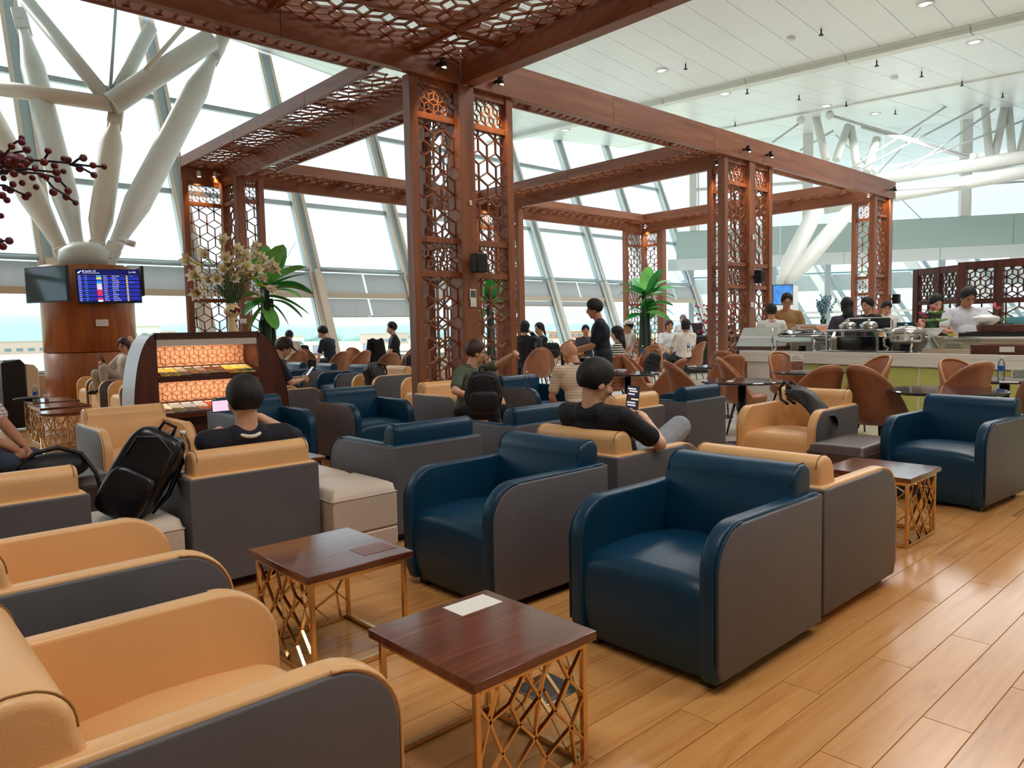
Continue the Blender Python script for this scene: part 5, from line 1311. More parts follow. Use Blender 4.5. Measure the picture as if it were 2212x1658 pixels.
# standing man in navy polo
p = ray(1303, 700); L = (p.x*9.6, p.y*9.6, 0)
person(L, 128, 'standing man in navy polo with a watch, facing left', pose='stand', lean=6, head=(4, 12), top=(12, 24, 44), trousers=(14, 16, 28), skin='b', hair='k', vox=.013, glasses=True, h=.98, shoulders=1.12, hl=(.36, .10, 1.02), hr=(.34, -.1, .98), pl=(-.6, .3, -1), pr=(-.6, -.3, -1), legs=.1)
# man in a cap
L = (4.15, 9.15, 0)
person(L, -12, 'man in dark cap bent over his phone, right of the magazine rack', lean=14, head=(0, 24), top=(20, 24, 50), trousers=(30, 30, 40), skin='a', hair='n', hs='cap', cap_c=(44, 36, 42), vox=.013, seat=.40, hl=(.42, .05, .72), hr=(.42, -.06, .70), curl=.9)
phone_at(V((4.68, 9.04, .80)), (math.radians(50), 0, math.radians(-90)), 'white phone in the hands of the man in a cap', lit=(210, 216, 226), e=.6)
# woman resting her head
L = (3.75, 14.0, 0)
person(L, 196, 'woman with long brown hair resting her head on her hand by the column', lean=-8, head=(20, 14), top=(214, 200, 190), trousers=(190, 180, 170), skin='a', hair='n', hs='long', vox=.014, seat=.42, sleeve='short', hl=(.0, .30, 1.22), hr=(.34, -.05, .86), pl=(.2, 1, -.3), glasses=True,
       legs={1: ((.42, .1, .78), (.42, .1, .45)), -1: ((.44, -.1, .70), (.44, -.1, .42))})
phone_at(V((3.38, 13.86, .95)), (math.radians(60), 0, math.radians(110)), 'small phone held by the woman resting her head')
# man in plaid at the left edge
pm_ = plaidmat(); p = ray(-40, 930); L = tuple(PD(-118, 900, 4.75)); L = (L[0], L[1], 0)
person(L, -40, 'man in checked shirt cut off by the left frame edge, forearms on knee', lean=12, head=(0, 15), topm=pm_, trousers=(50, 60, 80), skin='c', hair='g', vox=.012, seat=.42, sleeve='short', shoulders=1.15, shorts=True, hl=(.46, .02, .62), hr=(.46, -.06, .60), h=1.0)

# --- people around the tables (small in the picture)
def far_person(px, py_top, D, face, label, ht=1.22, **k):
    """head top seen at (px, py_top); D = depth along the view"""
    d = ray(px, py_top); x, y = d.x*D, d.y*D
    if k.get('pose') == 'stand': k['h'] = k.get('h', ht/1.72)
    lean = k.get('lean', 0)
    up_ = .97 if k.get('pose') != 'stand' else 0
    k.setdefault('vox', .018)
    return person((x, y, 0), face, label, **k)
far_person(629, 722, 18.2, 80, 'man in beige tee at the window counter, right of the banana plant', top=(206, 196, 178), skin='c', lean=22, head=(-30, 20), seat=.52, h=1.05)
far_person(716, 717, 17.4, 120, 'man in navy tee and mask working on a laptop by the window', top=(12, 18, 40), skin='a', lean=14, head=(10, 20), seat=.52, mask=True, h=1.12)
far_person(852, 713, 17.8, 150, 'man in black and face mask looking left by the window', top=(10, 12, 26), skin='a', lean=2, head=(5, 2), seat=.55, mask=True, h=1.12)
far_person(1131, 703, 15.5, 30, 'woman in black with a phone at her ear, right of the tallest column', top=(14, 14, 20), skin='a', lean=2, head=(-20, 0), seat=.5, hs='bob', h=1.1, hr=(.12, -.12, 1.22), sleeve='long')
far_person(1168, 707, 16.4, 160, 'girl in black with bow in her hair, facing left', top=(14, 14, 18), skin='a', lean=0, head=(10, 2), seat=.5, hs='tail', h=1.05)
far_person(1266, 712, 17.5, 230, 'dark-haired diner beside an orange drink, left of the standing man', top=(60, 60, 70), skin='b', seat=.48, h=1.0)
far_person(1324, 716, 12.4, 120, 'girl with long dark hair in striped top behind the standing man', topm=stripemat('bw_stripes', (20, 20, 24), (230, 228, 222), 26), skin='a', hair='k', hs='long', seat=.45, h=.98, head=(0, 6))
far_person(1350, 704, 17.0, 160, 'man in white cap and white shirt left of the banana plant', top=(222, 210, 204), skin='b', cap_c=(240, 240, 240), hs='cap', seat=.5, h=1.08)
far_person(1448, 700, 17.6, 235, 'short-haired woman in white blouse facing us', top=(226, 230, 236), skin='b', hs='bob', hair='n', seat=.5, h=1.08)
far_person(1476, 700, 16.6, 60, 'dark-haired woman in white tee seen from behind', top=(236, 232, 228), skin='b', hs='bob', seat=.5, h=1.08, head=(-40, 0))
far_person(1474, 683, 19.5, 200, 'grey-haired woman standing in pale blouse by the window', pose='stand', top=(206, 208, 214), skin='a', hair='g', hs='bob', ht=1.60, sleeve='long')
far_person(1035, 790, 11.5, 230, 'dark-haired child glimpsed through the lattice', top=(210, 160, 140), skin='b', seat=.42, h=.75)
far_person(992, 712, 16.2, 60, 'diner in grey seen through the left lattice arm', top=(90, 94, 110), skin='b', seat=.5, h=1.05)
# --- buffet guests and staff
far_person(1664, 655, 12.6, 40, 'staff member in white tunic seen from behind at the buffet', pose='stand', top=(224, 226, 224), trousers=(30, 30, 40), skin='b', sleeve='long', h=.96, collar=(200, 120, 120))
far_person(1701, 633, 13.0, 215, 'man in ochre tee and glasses with a cross-body strap', pose='stand', top=(150, 112, 66), skin='b', glasses=True, h=1.08, head=(0, 14))
far_person(1826, 648, 11.8, 40, 'woman in dark plum dress with big dark hair seen from behind', pose='stand', top=(66, 54, 72), trousers=(66, 54, 72), skin='b', hs='long', sleeve='long', h=.99)
far_person(1868, 643, 12.0, 165, 'man in black tee looking left beside the plum dress', pose='stand', top=(16, 18, 26), skin='b', h=1.0, head=(0, 8))
far_person(1916, 652, 14.0, 215, 'man in white shirt with backpack straps behind the lotus', pose='stand', top=(226, 224, 218), skin='b', h=1.0, head=(0, 22))
far_person(2028, 636, 10.6, 235, 'woman in black sleeveless top looking down', pose='stand', top=(12, 12, 16), sleeve='none', skin='a', hs='tail', h=.99, head=(-10, 20))
far_person(2093, 614, 9.8, 216, 'man in white short-sleeved shirt serving himself at the buffet', pose='stand', top=(214, 218, 230), trousers=(40, 44, 60), skin='c', h=1.03, head=(4, 26), vox=.013, shoulders=1.1, collar=(220, 224, 236), hl=(.34, .02, 1.08), hr=(.30, -.26, 1.10), pl=(-.3, 1, -1), pr=(-.3, -1, -1), curl=.8)
# ================================================================== BUFFET
BO = V((10.15, 5.85, 0)); BE = V((9.22, 1.0, 0)); BD = (BE-BO).normalized(); BL = (BE-BO).length; BN = V((-BD.y, BD.x, 0)); BN = BN if BN.x > 0 else -BN   # BN points away from the camera
bang = math.atan2(BD.y, BD.x)
def bl(s, d, z): q = BO+BD*s+BN*d; return V((q.x, q.y, z))
ctr = empty('buffet_counter', tuple(BO), bang, 'long white buffet counter with pale green lower panels', 'counter')
stone = mat('white_counter_stone', (240, 236, 226), .18); greenp = mat('olive_panel', (196, 200, 112), .35)  # panels have a plain olive base colour, no emission
# local frame: x along the counter, y towards the guests' far side
sgn = 1 if (M.Rotation(bang, 3, 'Z') @ V((0, 1, 0))).dot(BN) > 0 else -1
def cb(x0, x1, y0, y1, z0, z1): return B().box((x0, min(sgn*y0, sgn*y1), z0), (x1, max(sgn*y0, sgn*y1), z1))
cb(-.1, BL+2.5, 0, 1.15, .84, .90).build('worktop', stone, ctr, bevel=.006)
cb(-.1, BL+2.5, .0, .03, .74, .84).build('apron', stone, ctr)
cb(0, BL+2.5, .06, 1.1, 0, .74).build('carcass', stone, ctr)
x = 0.0; kinds = 'wgggggwggggg'
cb(.02, .80, .045, .06, .05, .73).build('door', stone, ctr, bevel=.004)
for k in range(8):
    cb(.84+.9*k, .84+.9*k+.86, .04, .06, .05, .72).build('panel', greenp, ctr, bevel=.004)
cb(-.1, BL+2.5, .55, 1.1, .90, 1.06).build('rear_step', mat('beige_step', (214, 200, 180), .4), ctr, bevel=.004)
cb(-.1, BL+2.5, .50, 1.15, 1.06, 1.085).build('rear_shelf', stone, ctr, bevel=.003)
def bat(px, d, z):   # a point on the counter seen at px
    r_ = ray(px, 740); den = r_.x*(-BD.y)+r_.y*BD.x
    P = BO+BN*d; t = (P.x*(-BD.y)+P.y*BD.x)/den
    return V((r_.x*t, r_.y*t, z))
TZ = .9002; UZ = 1.0852
def thing(name, px, d, z, label, cat, group=None, rz=None): return empty(name, bat(px, d, z), bang if rz is None else rz, label, cat, group)
chrome = mat('chrome', (225, 225, 228), .08, 1.0)
# rectangular chafing dish with glass roll lid
o = thing('chafing_dish', 1733, .26, TZ, 'rectangular chafing dish with a glass lid, left on the buffet', 'chafing dish')
B().box((-.30, -.18, .12), (.30, .18, .21)).build('water_pan', steel, o, bevel=.02, seg=3)
b = B(); b.grid(lambda u, v: V((-.31+.62*u, -.19+.38*v, .215+.10*(math.sin(math.pi*v)**.6)*(min(1, min(u, 1-u)*7)**.5))), 20, 12); b.build('glass_lid', clear, o)
b = B(); b.tube([(-.31, -.19, .215), (.31, -.19, .215), (.31, .19, .215), (-.31, .19, .215), (-.31, -.19, .215)], .009, 6); b.build('lid_rim', chrome, o)
B().tube([(-.07, -.13, .30), (-.06, -.16, .33), (.06, -.16, .33), (.07, -.13, .30)], .007, 6).build('handle', chrome, o)
for sx in (-1, 1):
    for sy in (-1, 1): B().tube([(sx*.29, sy*.15, .17), (sx*.33, sy*.17, .13), (sx*.31, sy*.17, .06), (sx*.34, sy*.18, 0)], [.018, .014, .012, .02], 8).build('leg', chrome, o)
B().lathe([(0, 0), (.05, 0), (.05, .07), (0, .07)], 14).build('burner', black, o)
# rack with two lidded pots
o = thing('food_warmer', 1856, .24, TZ, 'steel food warmer holding two glass-lidded pots, dark mat below', 'food warmer')
for sx in (-1, 1):
    for sy in (-1, 1): B().box((sx*.36-.015, sy*.17-.015, 0), (sx*.36+.015, sy*.17+.015, .27)).build('leg', steel, o, bevel=.006)
B().box((-.38, -.20, .27), (.38, .20, .30)).build('top_tray', steel, o, bevel=.01)
B().tube([(-.34, .2, .30), (-.33, .2, .42), (-.30, .2, .44), (.30, .2, .44), (.33, .2, .42), (.34, .2, .30)], .012, 8).build('back_bar', steel, o)
B().box((-.31, .19, .31), (.31, .195, .43)).build('back_plate', black, o)
B().box((-.27, -.1, .02), (.27, .14, .20)).build('inner_box', blackglass, o, bevel=.01)
for sx in (-.15, .15):
    B().lathe([(.0, .30), (.10, .30), (.115, .33), (.115, .36), (.06, .395), (0, .40)], 24, (sx, -.02, 0)).build('pot', steel, o); B().lathe([(0, .395), (.02, .40), (.022, .42), (0, .43)], 12, (sx, -.02, 0)).build('knob', chrome, o)
# round chafing dish
o = thing('chafing_dish', 1957, .27, TZ, 'round steel chafing dish with domed lid on curled legs', 'chafing dish')
B().lathe([(0, .13), (.19, .13), (.215, .17), (.22, .23), (.23, .235), (.22, .24), (0, .24)], 36).build('bowl', steel, o)
b = B(); b.lathe([(.235, .242), (.23, .26), (.17, .30), (.08, .325), (0, .33)], 36); b.build('lid', mat('smoked_lid', (170, 168, 164), .15, .6), o)
B().lathe([(0, .33), (.018, .335), (.02, .355), (0, .36)], 12).build('knob', chrome, o)
for k in range(4):
    a = math.pi/4+k*math.pi/2; c_, s_ = math.cos(a), math.sin(a)
    B().tube([(.20*c_, .20*s_, .20), (.26*c_, .26*s_, .17), (.25*c_, .25*s_, .09), (.20*c_, .20*s_, .06), (.24*c_, .24*s_, 0)], [.016, .013, .012, .012, .016], 8).build('leg', chrome, o)
B().lathe([(0, .02), (.07, .02), (.07, .10), (0, .10)], 16).build('burner', mat('burner_dark', (30, 32, 40), .4), o)
# acrylic-covered pastry tray
o = thing('pastry_tray', 2060, .22, TZ, 'stone tray under a clear acrylic cover', 'tray')
B().box((-.28, -.17, 0), (.28, .17, .055)).build('tray', mat('travertine', (190, 170, 146), .4, var=.1), o, bevel=.006)
B().prism([(-.26, .056), (.26, .056), (.22, .18), (-.18, .20)], .30, lambda u, v, w_: V((u, -.15+w_, v))).build('cover', clear, o)
B().box((-.12, .05, .06), (.05, .12, .12)).build('pastry_box', mat('cream_card', (236, 226, 206), .6), o)
wick = mat('brown_wicker', (112, 58, 40), .5, var=.5, vs=60, bump=.8, bs=90, stretch=(1, 1, 4))
def basket(px, d, z, w_, dd, h_, label):
    o = thing('wicker_basket', px, d, z, label, 'basket', 'wicker baskets on the buffet')
    for k in range(int(h_/.018)): 
        b = B(); zz = .009+k*.018; g = .012*k/(h_/.018)
        b.tube([(-w_/2-g, -dd/2-g, zz), (w_/2+g, -dd/2-g, zz), (w_/2+g, dd/2+g, zz), (-w_/2-g, dd/2+g, zz), (-w_/2-g, -dd/2-g, zz)], .0095, 6); b.build('woven_ring', wick, o)
    B().box((-w_/2, -dd/2, .0), (w_/2, dd/2, .012)).build('base', wick, o)
    B().box((-w_/2+.03, -dd/2+.03, .012), (w_/2-.03, dd/2-.03, h_*.7)).build('lining', mat('napkin', (232, 226, 216), .7), o)
    return o
o = basket(2185, .22, TZ, .66, .34, .11, 'large wicker bread basket at the front right of the buffet')
B().box((-.03, -.20, .03), (.12, -.195, .09)).build('price_card', paper, o)
basket(2158, .82, UZ+.05, .36, .26, .09, 'left small wicker basket on the raised shelf'); basket(2206, .80, UZ+.05, .34, .26, .09, 'right small wicker basket on the raised shelf')
o = thing('black_riser', 2180, .82, UZ, 'black riser under the small wicker baskets', 'riser'); B().box((-.5, -.17, 0), (.5, .17, .05)).build('top', black, o, bevel=.004)
# sneeze-guarded salad display at the left end
o = thing('salad_display', 1648, .35, TZ, 'glass-fronted salad display with a brown base, left end of the buffet', 'display')
B().box((-.34, -.2, 0), (.34, .2, .05)).build('base', mat('maroon_base', (90, 48, 44), .4), o)
B().box((-.31, -.17, .05), (.31, .17, .20)).build('bin', white, o, bevel=.01)
B().add([(-.33, -.22, .06), (.33, -.22, .06), (.33, -.05, .34), (-.33, -.05, .34)], [(0, 1, 2, 3)]).build('glass_front', clear, o)
for i, x_ in enumerate((-.2, 0, .2)): B().ell((x_, 0, .205), (.09, .12, .035), 14, 8).build('salad', mat('salad_%d' % i, [(200, 160, 90), (180, 176, 110), (206, 120, 90)][i], .7, var=.6, vs=40), o)
B().tube([(.335, -.2, 0), (.335, -.2, .34)], .012, 8).build('guard_post', steel, o)
def acard(px, d, z, w_, h_, m_, label, lines=0, tm_=None, head=None, name='sign_card'):
    o = thing(name, px, d, z, label, 'sign')
    B().box((-w_/2, -.004*1, 0), (w_/2, .004, h_)).build('card', m_, o)
    f = -sgn
    for k in range(lines):
        zz = h_*.72-k*h_*.085; ww = w_*(.34 if k % 3 else .40)
        B().box((-ww, f*.0055-.0006, zz), (ww, f*.0055+.0006, zz+h_*.03)).build('text_line', tm_ or paper, o)
    B().box((-w_/2-.01, -.03, -.0), (w_/2+.01, .03, .006)).build('foot', clear, o)
    return o
tealc = mat('dark_teal_card', (18, 72, 78), .4)
o = acard(1956, .86, UZ, .25, .19, tealc, 'dark green notice board with white lines behind the round chafing dish', 7)
acard(1753, .98, UZ, .10, .13, mat('menu_green', (60, 96, 92), .4), 'small grey-green card beside the blue flowers', 2)
acard(1704, .60, UZ, .13, .085, paper, 'small white card behind the glass-lidded dish', 2, mat('grey_ink', (120, 120, 124), .6))
acard(1785, .45, TZ+.0, .16, .21, mat('menu_white', (232, 230, 234), .4), 'white allergen card stand beside the food warmer', 5, mat('grey_ink', (120, 120, 124), .6))
acard(2172, .95, UZ+.12, .16, .035, tealc, 'thin teal label at the soup tureen', 1)
acard(2192, 1.02, UZ+.1, .20, .13, mat('light_blue_card', (120, 200, 214), .3), 'light blue card at the right edge of the buffet', 0)
# bread box, flowers, tureen, crockery
o = thing('bread_box', 1752, .84, UZ, 'orange patterned bread box with buns', 'box')
B().box((-.18, -.13, .04), (.18, .13, .15)).build('box', mat('orange_pattern', (238, 150, 96), .5, var=.2, vs=60), o, bevel=.01); B().box((-.18, -.13, .15), (.18, .13, .19)).build('lid', mat('pale_lid', (216, 206, 206), .4), o, bevel=.006)
for k in range(6): B().ell((-.15+.06*k, -.12, .025), (.034, .04, .026), 10, 6).build('bun', mat('bun', (214, 150, 60), .6, var=.2, vs=12), o)
def vase_flowers(px, d, z, label, vlabel):
    o = thing('glass_vase', px, d, z, vlabel, 'vase'); B().lathe([(0, 0), (.04, 0), (.045, .01), (.03, .1), (.045, .26), (.04, .26), (.025, .1), (0, .02)], 20).build('body', clear, o)
    f_ = thing('blue_flowers', px, d, z+.12, label, 'flowers'); random.seed(9)
    for k in range(16):
        a = random.uniform(0, 6.28); t = random.uniform(.1, .55); L_ = random.uniform(.3, .52)
        e_ = V((math.cos(a)*math.sin(t)*L_, math.sin(a)*math.sin(t)*L_*.6, .08+math.cos(t)*L_)); B().tube([(0, 0, 0), tuple(e_*.6+V((0, 0, .04))), tuple(e_)], .003, 5).build('stem', stem, f_)
        b = B()
        for q in range(9): u = .5+.5*q/9; p_ = e_*u+V((random.uniform(-.02, .02), random.uniform(-.02, .02), .03*(1-u))); b.ell(p_, (.016, .016, .013), 6, 4)
        b.build('flower_spike', mat('dusty_blue_petal', (132, 178, 196), .6, var=.3, vs=40), f_)
vase_flowers(1778, .98, UZ, 'spray of dusty blue flowers in a glass vase on the buffet', 'tall clear vase holding the blue flowers')
pinkp = mat('lotus_pink', (236, 118, 140), .5, var=.2, vs=14); pad = mat('lotus_leaf', (122, 168, 74), .5, var=.2, vs=8)
def lotus(px, d, z, label, items, vlabel=None, bowl=True):
    if bowl:
        o = thing('white_bowl', px, d, z, vlabel, 'bowl'); B().lathe([(0, 0), (.05, 0), (.06, .02), (.13, .11), (.125, .11), (.05, .03), (0, .03)], 24).build('body', white, o)
    f_ = thing('lotus_flowers', px, d, z+(.08 if bowl else 0), label, 'flowers', rz=0)
    for (dx, dz, kind) in items:
        base = V((0, 0, 0)); P_ = _r2*dx+V((0, 0, dz)); P_.z = dz
        B().tube([tuple(base), tuple(P_*.5+V((0, 0, .03))), tuple(P_)], .004, 6).build('stem', stem, f_)
        if kind == 'f':
            b = B()
            for ring, (n_, op, L_) in enumerate(((8, .9, .055), (6, .45, .05))):
                for k in range(n_):
                    a = 2*math.pi*k/n_+ring*.4
                    b.grid(lambda u, v, a=a, op=op, L_=L_: P_+V((math.cos(a)*(u*L_*math.sin(op))-math.sin(a)*(2*v-1)*.017*math.sin(math.pi*min(.97, u+.05)), math.sin(a)*(u*L_*math.sin(op))+math.cos(a)*(2*v-1)*.017*math.sin(math.pi*min(.97, u+.05)), u*L_*math.cos(op))), 5, 2)
            b.build('bloom', pinkp, f_, recalc=False)
        elif kind == 'b': B().ell(tuple(P_), (.017, .017, .032), 10, 7).build('bud', pinkp, f_)
        else:
            b = B(); b.grid(lambda u, v: P_+V((.085*u*math.cos(6.28*v), .085*u*math.sin(6.28*v), .02*u*u+.01*math.sin(12*v))), 5, 18); b.build('pad_leaf', pad, f_, recalc=False)
lotus(2015, .80, UZ, 'pink lotus flowers and green pads in a white bowl', [(-.15, .20, 'f'), (-.11, .15, 'f'), (-.19, .06, 'f'), (-.02, .30, 'b'), (0, .26, 'f'), (.06, .22, 'l'), (.10, .12, 'l'), (-.06, .12, 'l'), (-.12, .10, 'f')], 'white bowl of the lotus arrangement')
lotus(1890, .9, UZ, 'tall pink lotus stems beside the young man in black tee', [(.02, .34, 'b'), (.03, .22, 'f'), (.16, .14, 'f'), (-.10, .15, 'l'), (.12, .07, 'l'), (-.06, .22, 'l')], bowl=False)
lotus(2150, 1.0, UZ+.02, 'pink lotus bud and leaf right of the white-shirted man', [(-.02, .36, 'b'), (.02, .30, 'f'), (.06, .17, 'l')], bowl=False)
o = thing('soup_tureen', 2128, .82, UZ+.14, 'white soup tureen beyond the wicker baskets', 'tureen'); B().lathe([(0, 0), (.08, 0), (.14, .05), (.15, .085), (.13, .10), (.05, .125), (.02, .13), (.022, .15), (0, .155)], 28).build('body', white, o)
plm = B().lathe([(0, 0), (.06, 0), (.11, .015), (.108, .019), (.05, .008), (0, .008)], 24).mesh('plate', white)
for i, (px, d, z, lb) in enumerate(((1935, .16, TZ, 'white saucer in front of the round chafing dish'), (1790, .12, TZ, 'white plate before the allergen card'), (1815, .14, TZ, 'white plate left under the food warmer'), (1915, .13, TZ, 'white oval plate right of the food warmer'))):
    o = thing('plate', px, d, z, lb, 'plate', 'plates on the buffet'); inst('dish', plm, o)
o = empty('plate', tuple(bat(2120, .95, 1.10)), 0, 'white plate held by the man in white shirt at the buffet', 'plate'); inst('dish', plm, o); o.location = PD(2103, 718, 9.15)
o = thing('coffee_flask', 1922, .5, TZ, 'black and steel flask right of the food warmer', 'flask'); B().lathe([(0, 0), (.05, 0), (.05, .15), (.035, .17), (.035, .2), (0, .2)], 20).build('body', black, o); B().lathe([(.0, .2), (.04, .2), (.035, .225), (0, .23)], 16).build('lid', steel, o)
# cupcake
o = thing('cupcake', 2053, .78, UZ, 'small green-cased cake on the counter', 'cake'); B().lathe([(0, 0), (.025, 0), (.035, .04), (0, .04)], 16).build('case', mat('lime_case', (150, 190, 60), .6), o); B().ell((0, 0, .05), (.03, .03, .02), 10, 6).build('topping', mat('red_topping', (190, 50, 60), .5), o)

# ================================================================== TIMBER SCREENS AT THE RIGHT
def screen(px0, px1, D0, D1, ztop, bays, label):
    a = PD(px0, 690, D0); c_ = PD(px1, 690, D1); a.z = c_.z = 0; d = (c_-a); L = d.length; ang = math.atan2(d.y, d.x)
    o = empty('timber_screen', tuple(a), ang, label, 'screen')
    n = bays; bw = L/n
    for i in range(n+1): B().box((i*bw-.06, -.05, 0), (i*bw+.06, .05, ztop)).build('post', dwoodz, o, bevel=.006)
    for i in range(n):
        x0, x1 = i*bw+.061, (i+1)*bw-.061
        for z0, z1 in ((0, .12), (ztop-.65, ztop-.57), (ztop-.12, ztop)): B().box((x0, -.04, z0), (x1, .04, z1)).build('rail', dwoodz, o, bevel=.004, seg=1)
        for z0, z1, e_ in ((.12, ztop-.65, .20), (ztop-.57, ztop-.12, .085)):
            b = B()
            for (u0, v0), (u1, v1) in lattice(x1-x0, z1-z0, e_, (.04, .05)): b.bar((x0+u0, 0, z0+v0), (x0+u1, 0, z0+v1), .016, .03, up=(0, 1, 0))
            b.build('lattice_panel', dwoodz, o, recalc=False)
screen(1980, 2075, 13.6, 12.6, 2.22, 2, 'lower dark timber lattice screen behind the woman in black')
screen(2078, 2330, 11.6, 10.4, 2.18, 3, 'taller dark timber lattice screen at the right edge')

# ================================================================== BAGS, BOTTLES, SMALL THINGS
def pack(loc, rot, w_, h_, d_, label, m_=blackfab, straps=True, cat='backpack'):
    o = empty('backpack', loc, 0, label, cat); o.rotation_euler = rot
    def blob(x0, x1, y0, y1, z0, z1, nm, r_=.05, mm=None):
        b = B(); 
        def fn(u, v):
            a = 2*math.pi*u; p = math.pi*v; q = .42
            sx = math.copysign(abs(math.cos(a))**q, math.cos(a)); sy = math.copysign(abs(math.sin(a))**q, math.sin(a)); sz = math.copysign(abs(math.cos(p))**.5, math.cos(p)); rr = abs(math.sin(p))**.45
            w2 = 1+.02*math.sin(u*19+v*7)
            return V(((x0+x1)/2+(x1-x0)/2*sx*rr*w2, (y0+y1)/2+(y1-y0)/2*sy*rr*w2, (z0+z1)/2+(z1-z0)/2*sz))
        b.grid(fn, 28, 16); return b.build(nm, mm or m_, o, recalc=False)
    blob(-w_/2, w_/2, -d_/2, d_/2, 0, h_, 'main_compartment'); blob(-w_*.42, w_*.42, -d_*.78, -d_*.25, .02, h_*.56, 'front_pocket')
    B().tube([(-.035, 0, h_-.01), (-.03, 0, h_+.04), (.03, 0, h_+.04), (.035, 0, h_-.01)], .009, 8).build('top_handle', m_, o)
    B().tube([(-w_*.36, -d_*.5, h_*.62), (-w_*.34, -d_*.52, h_*.86), (0, -d_*.53, h_*.95), (w_*.34, -d_*.52, h_*.86), (w_*.36, -d_*.5, h_*.62)], .004, 6).build('zip', mat('zip_grey', (70, 74, 84), .3), o)
    if straps:
        for s_ in (-1, 1): B().tube([(s_*.07, d_*.5, h_*.9), (s_*w_*.45, d_*.62, h_*.75), (s_*w_*.56, d_*.4, h_*.4), (s_*w_*.5, d_*.2, .08)], [.014, .018, .014, .007], 8).build('shoulder_strap', m_, o)
    return o
# big leaning backpack on the ottoman, screen-left
q = V((.98, 3.93, .425)); o = pack(q, (math.radians(-6), math.radians(30), math.radians(-32)), .26, .47, .19, 'large shiny black backpack leaning on the cream ottoman', blackshine)
b = B(); gl_ = PD(357, 934, 3.85); o = empty('sunglasses', gl_, label='clear-framed glasses perched on top of the leaning backpack', cat='glasses'); cf = mat('clear_pink_frame', (232, 206, 200), .15, trans=.4)
o.rotation_euler = (math.radians(75), 0, math.radians(-35))
for s_ in (-1, 1):
    B().tube([(s_*.034+.025*math.cos(a*math.pi/8), .017*math.sin(a*math.pi/8), 0) for a in range(17)], .0035, 7).build('rim', cf, o); B().lathe([(0, 0), (.021, 0)], 16, (s_*.034, 0, 0)).build('lens', clear, o)
    B().tube([(s_*.06, .005, 0), (s_*.066, .003, -.02), (s_*.062, -.03, -.12)], .0025, 6).build('temple', cf, o)
B().tube([(-.009, .004, 0), (.009, .004, 0)], .003, 6).build('bridge', cf, o)
# bearded man's backpack
q = PD(1046, 893, 6.95); o = pack((q.x, q.y, q.z), (0, 0, math.radians(-40)), .31, .40, .22, 'tall black travel backpack standing before the bearded man', blackfab)
# strap bag behind the left tan armchair
q = PD(118, 1012, 4.6); o = empty('shoulder_bag', (q.x, q.y, .42), 0, 'black bag with looping strap behind the left tan armchair', 'bag')
B().ell((0, 0, .09), (.2, .12, .09), 16, 10).build('body', blackfab, o); B().tube([(-.2, 0, .1), (-.1, -.02, .19), (.02, -.02, .21), (.14, -.05, .16), (.2, -.12, .04), (.21, -.16, -.05)], .014, 8).build('strap', blackfab, o)
# tote bag in the tan armchair
o = empty('tote_bag', (6.0, 2.86, .43), math.radians(60), 'black fabric tote bag slumped over the arm of the tan armchair', 'bag')
b = B(); b.grid(lambda u, v: V((-.24+.50*u, (.10-.03*u)*math.cos(2*math.pi*v), .05+.22*u+.07*math.sin(math.pi*u)+(.075-.02*u)*math.sin(2*math.pi*v)+.01*math.sin(9*u+20*v))), 20, 20); b.build('body', blackfab, o, recalc=False)
for y_ in (-.035, .035): B().tube([(.20, y_, .30), (.30, y_, .36), (.38, y_, .30), (.36, y_, .20), (.26, y_, .17)], .013, 8).build('handle', blackfab, o)
# bag on the row chair, jackets and packs on dining chairs
pack((6.62, 10.40, .41), (math.radians(12), math.radians(20), math.radians(200)), .36, .40, .2, 'black bag lying in a tan armchair of the window row')
pc = PZ(1400, 790, .55); pack((pc.x, pc.y, .36), (math.radians(10), math.radians(18), math.radians(-50)), .26, .46, .15, 'black backpack hung on a cognac dining chair')
pc = PD(1330, 800, 13.4); pack((pc.x, pc.y, .2), (0, 0, math.radians(-40)), .34, .38, .2, 'grey patterned bag beside a dining chair', mat('grey_print_bag', (120, 132, 144), .7, var=.5, vs=14))
pc = PD(1190, 742, 15.6); pack((pc.x, pc.y, .66), (0, 0, math.radians(-40)), .36, .34, .2, 'black handbag on the table of the women in black')
pc = PY(652, 757, 18.0); pack((pc.x, pc.y, .74), (0, 0, math.radians(-20)), .36, .26, .16, 'black handbag by the window laptop')
pc = PD(893, 775, 14.8); pack((pc.x, pc.y, .42), (0, 0, math.radians(-20)), .34, .42, .2, 'dark jacket bundled on the chair left of the tallest column', mat('dark_plum_cloth', (44, 34, 40), .8))
# coat over a chair by the window
q = PD(812, 748, 17.3); o = empty('coat', (q.x, q.y, .42), math.radians(-20), 'black coat draped over a chair at the window', 'coat')
b = B(); b.grid(lambda u, v: V(((-.30+.12*u)*math.cos(math.pi*v)*1.0, .12*math.sin(2*math.pi*v), .72*u+.02*math.sin(v*20))), 14, 26); b.build('cloth', mat('black_coat', (12, 12, 18), .7, bump=.5, bs=12), o)
def laptop(px, py, D, rz, label):
    q = PY(px, py, 17.98); o = empty('laptop', (q.x, q.y, .74), rz, label, 'laptop')
    B().box((-.17, -.12, 0), (.17, .12, .014)).build('keyboard_base', mat('laptop_grey', (60, 62, 68), .4), o, bevel=.003)
    b = B().box((-.17, .10, .014), (.17, .108, .24)); b.build('lid', black, o, bevel=.002); B().box((-.16, .098, .022), (.16, .1, .232)).build('display', mat('laptop_screen', (190, 206, 226), .3, emit=.7), o)
laptop(692, 772, 15.8, math.radians(-22), 'open laptop with pale screen before the man in navy')
laptop(800, 752, 17.5, math.radians(20), 'open laptop seen from the side at the window')
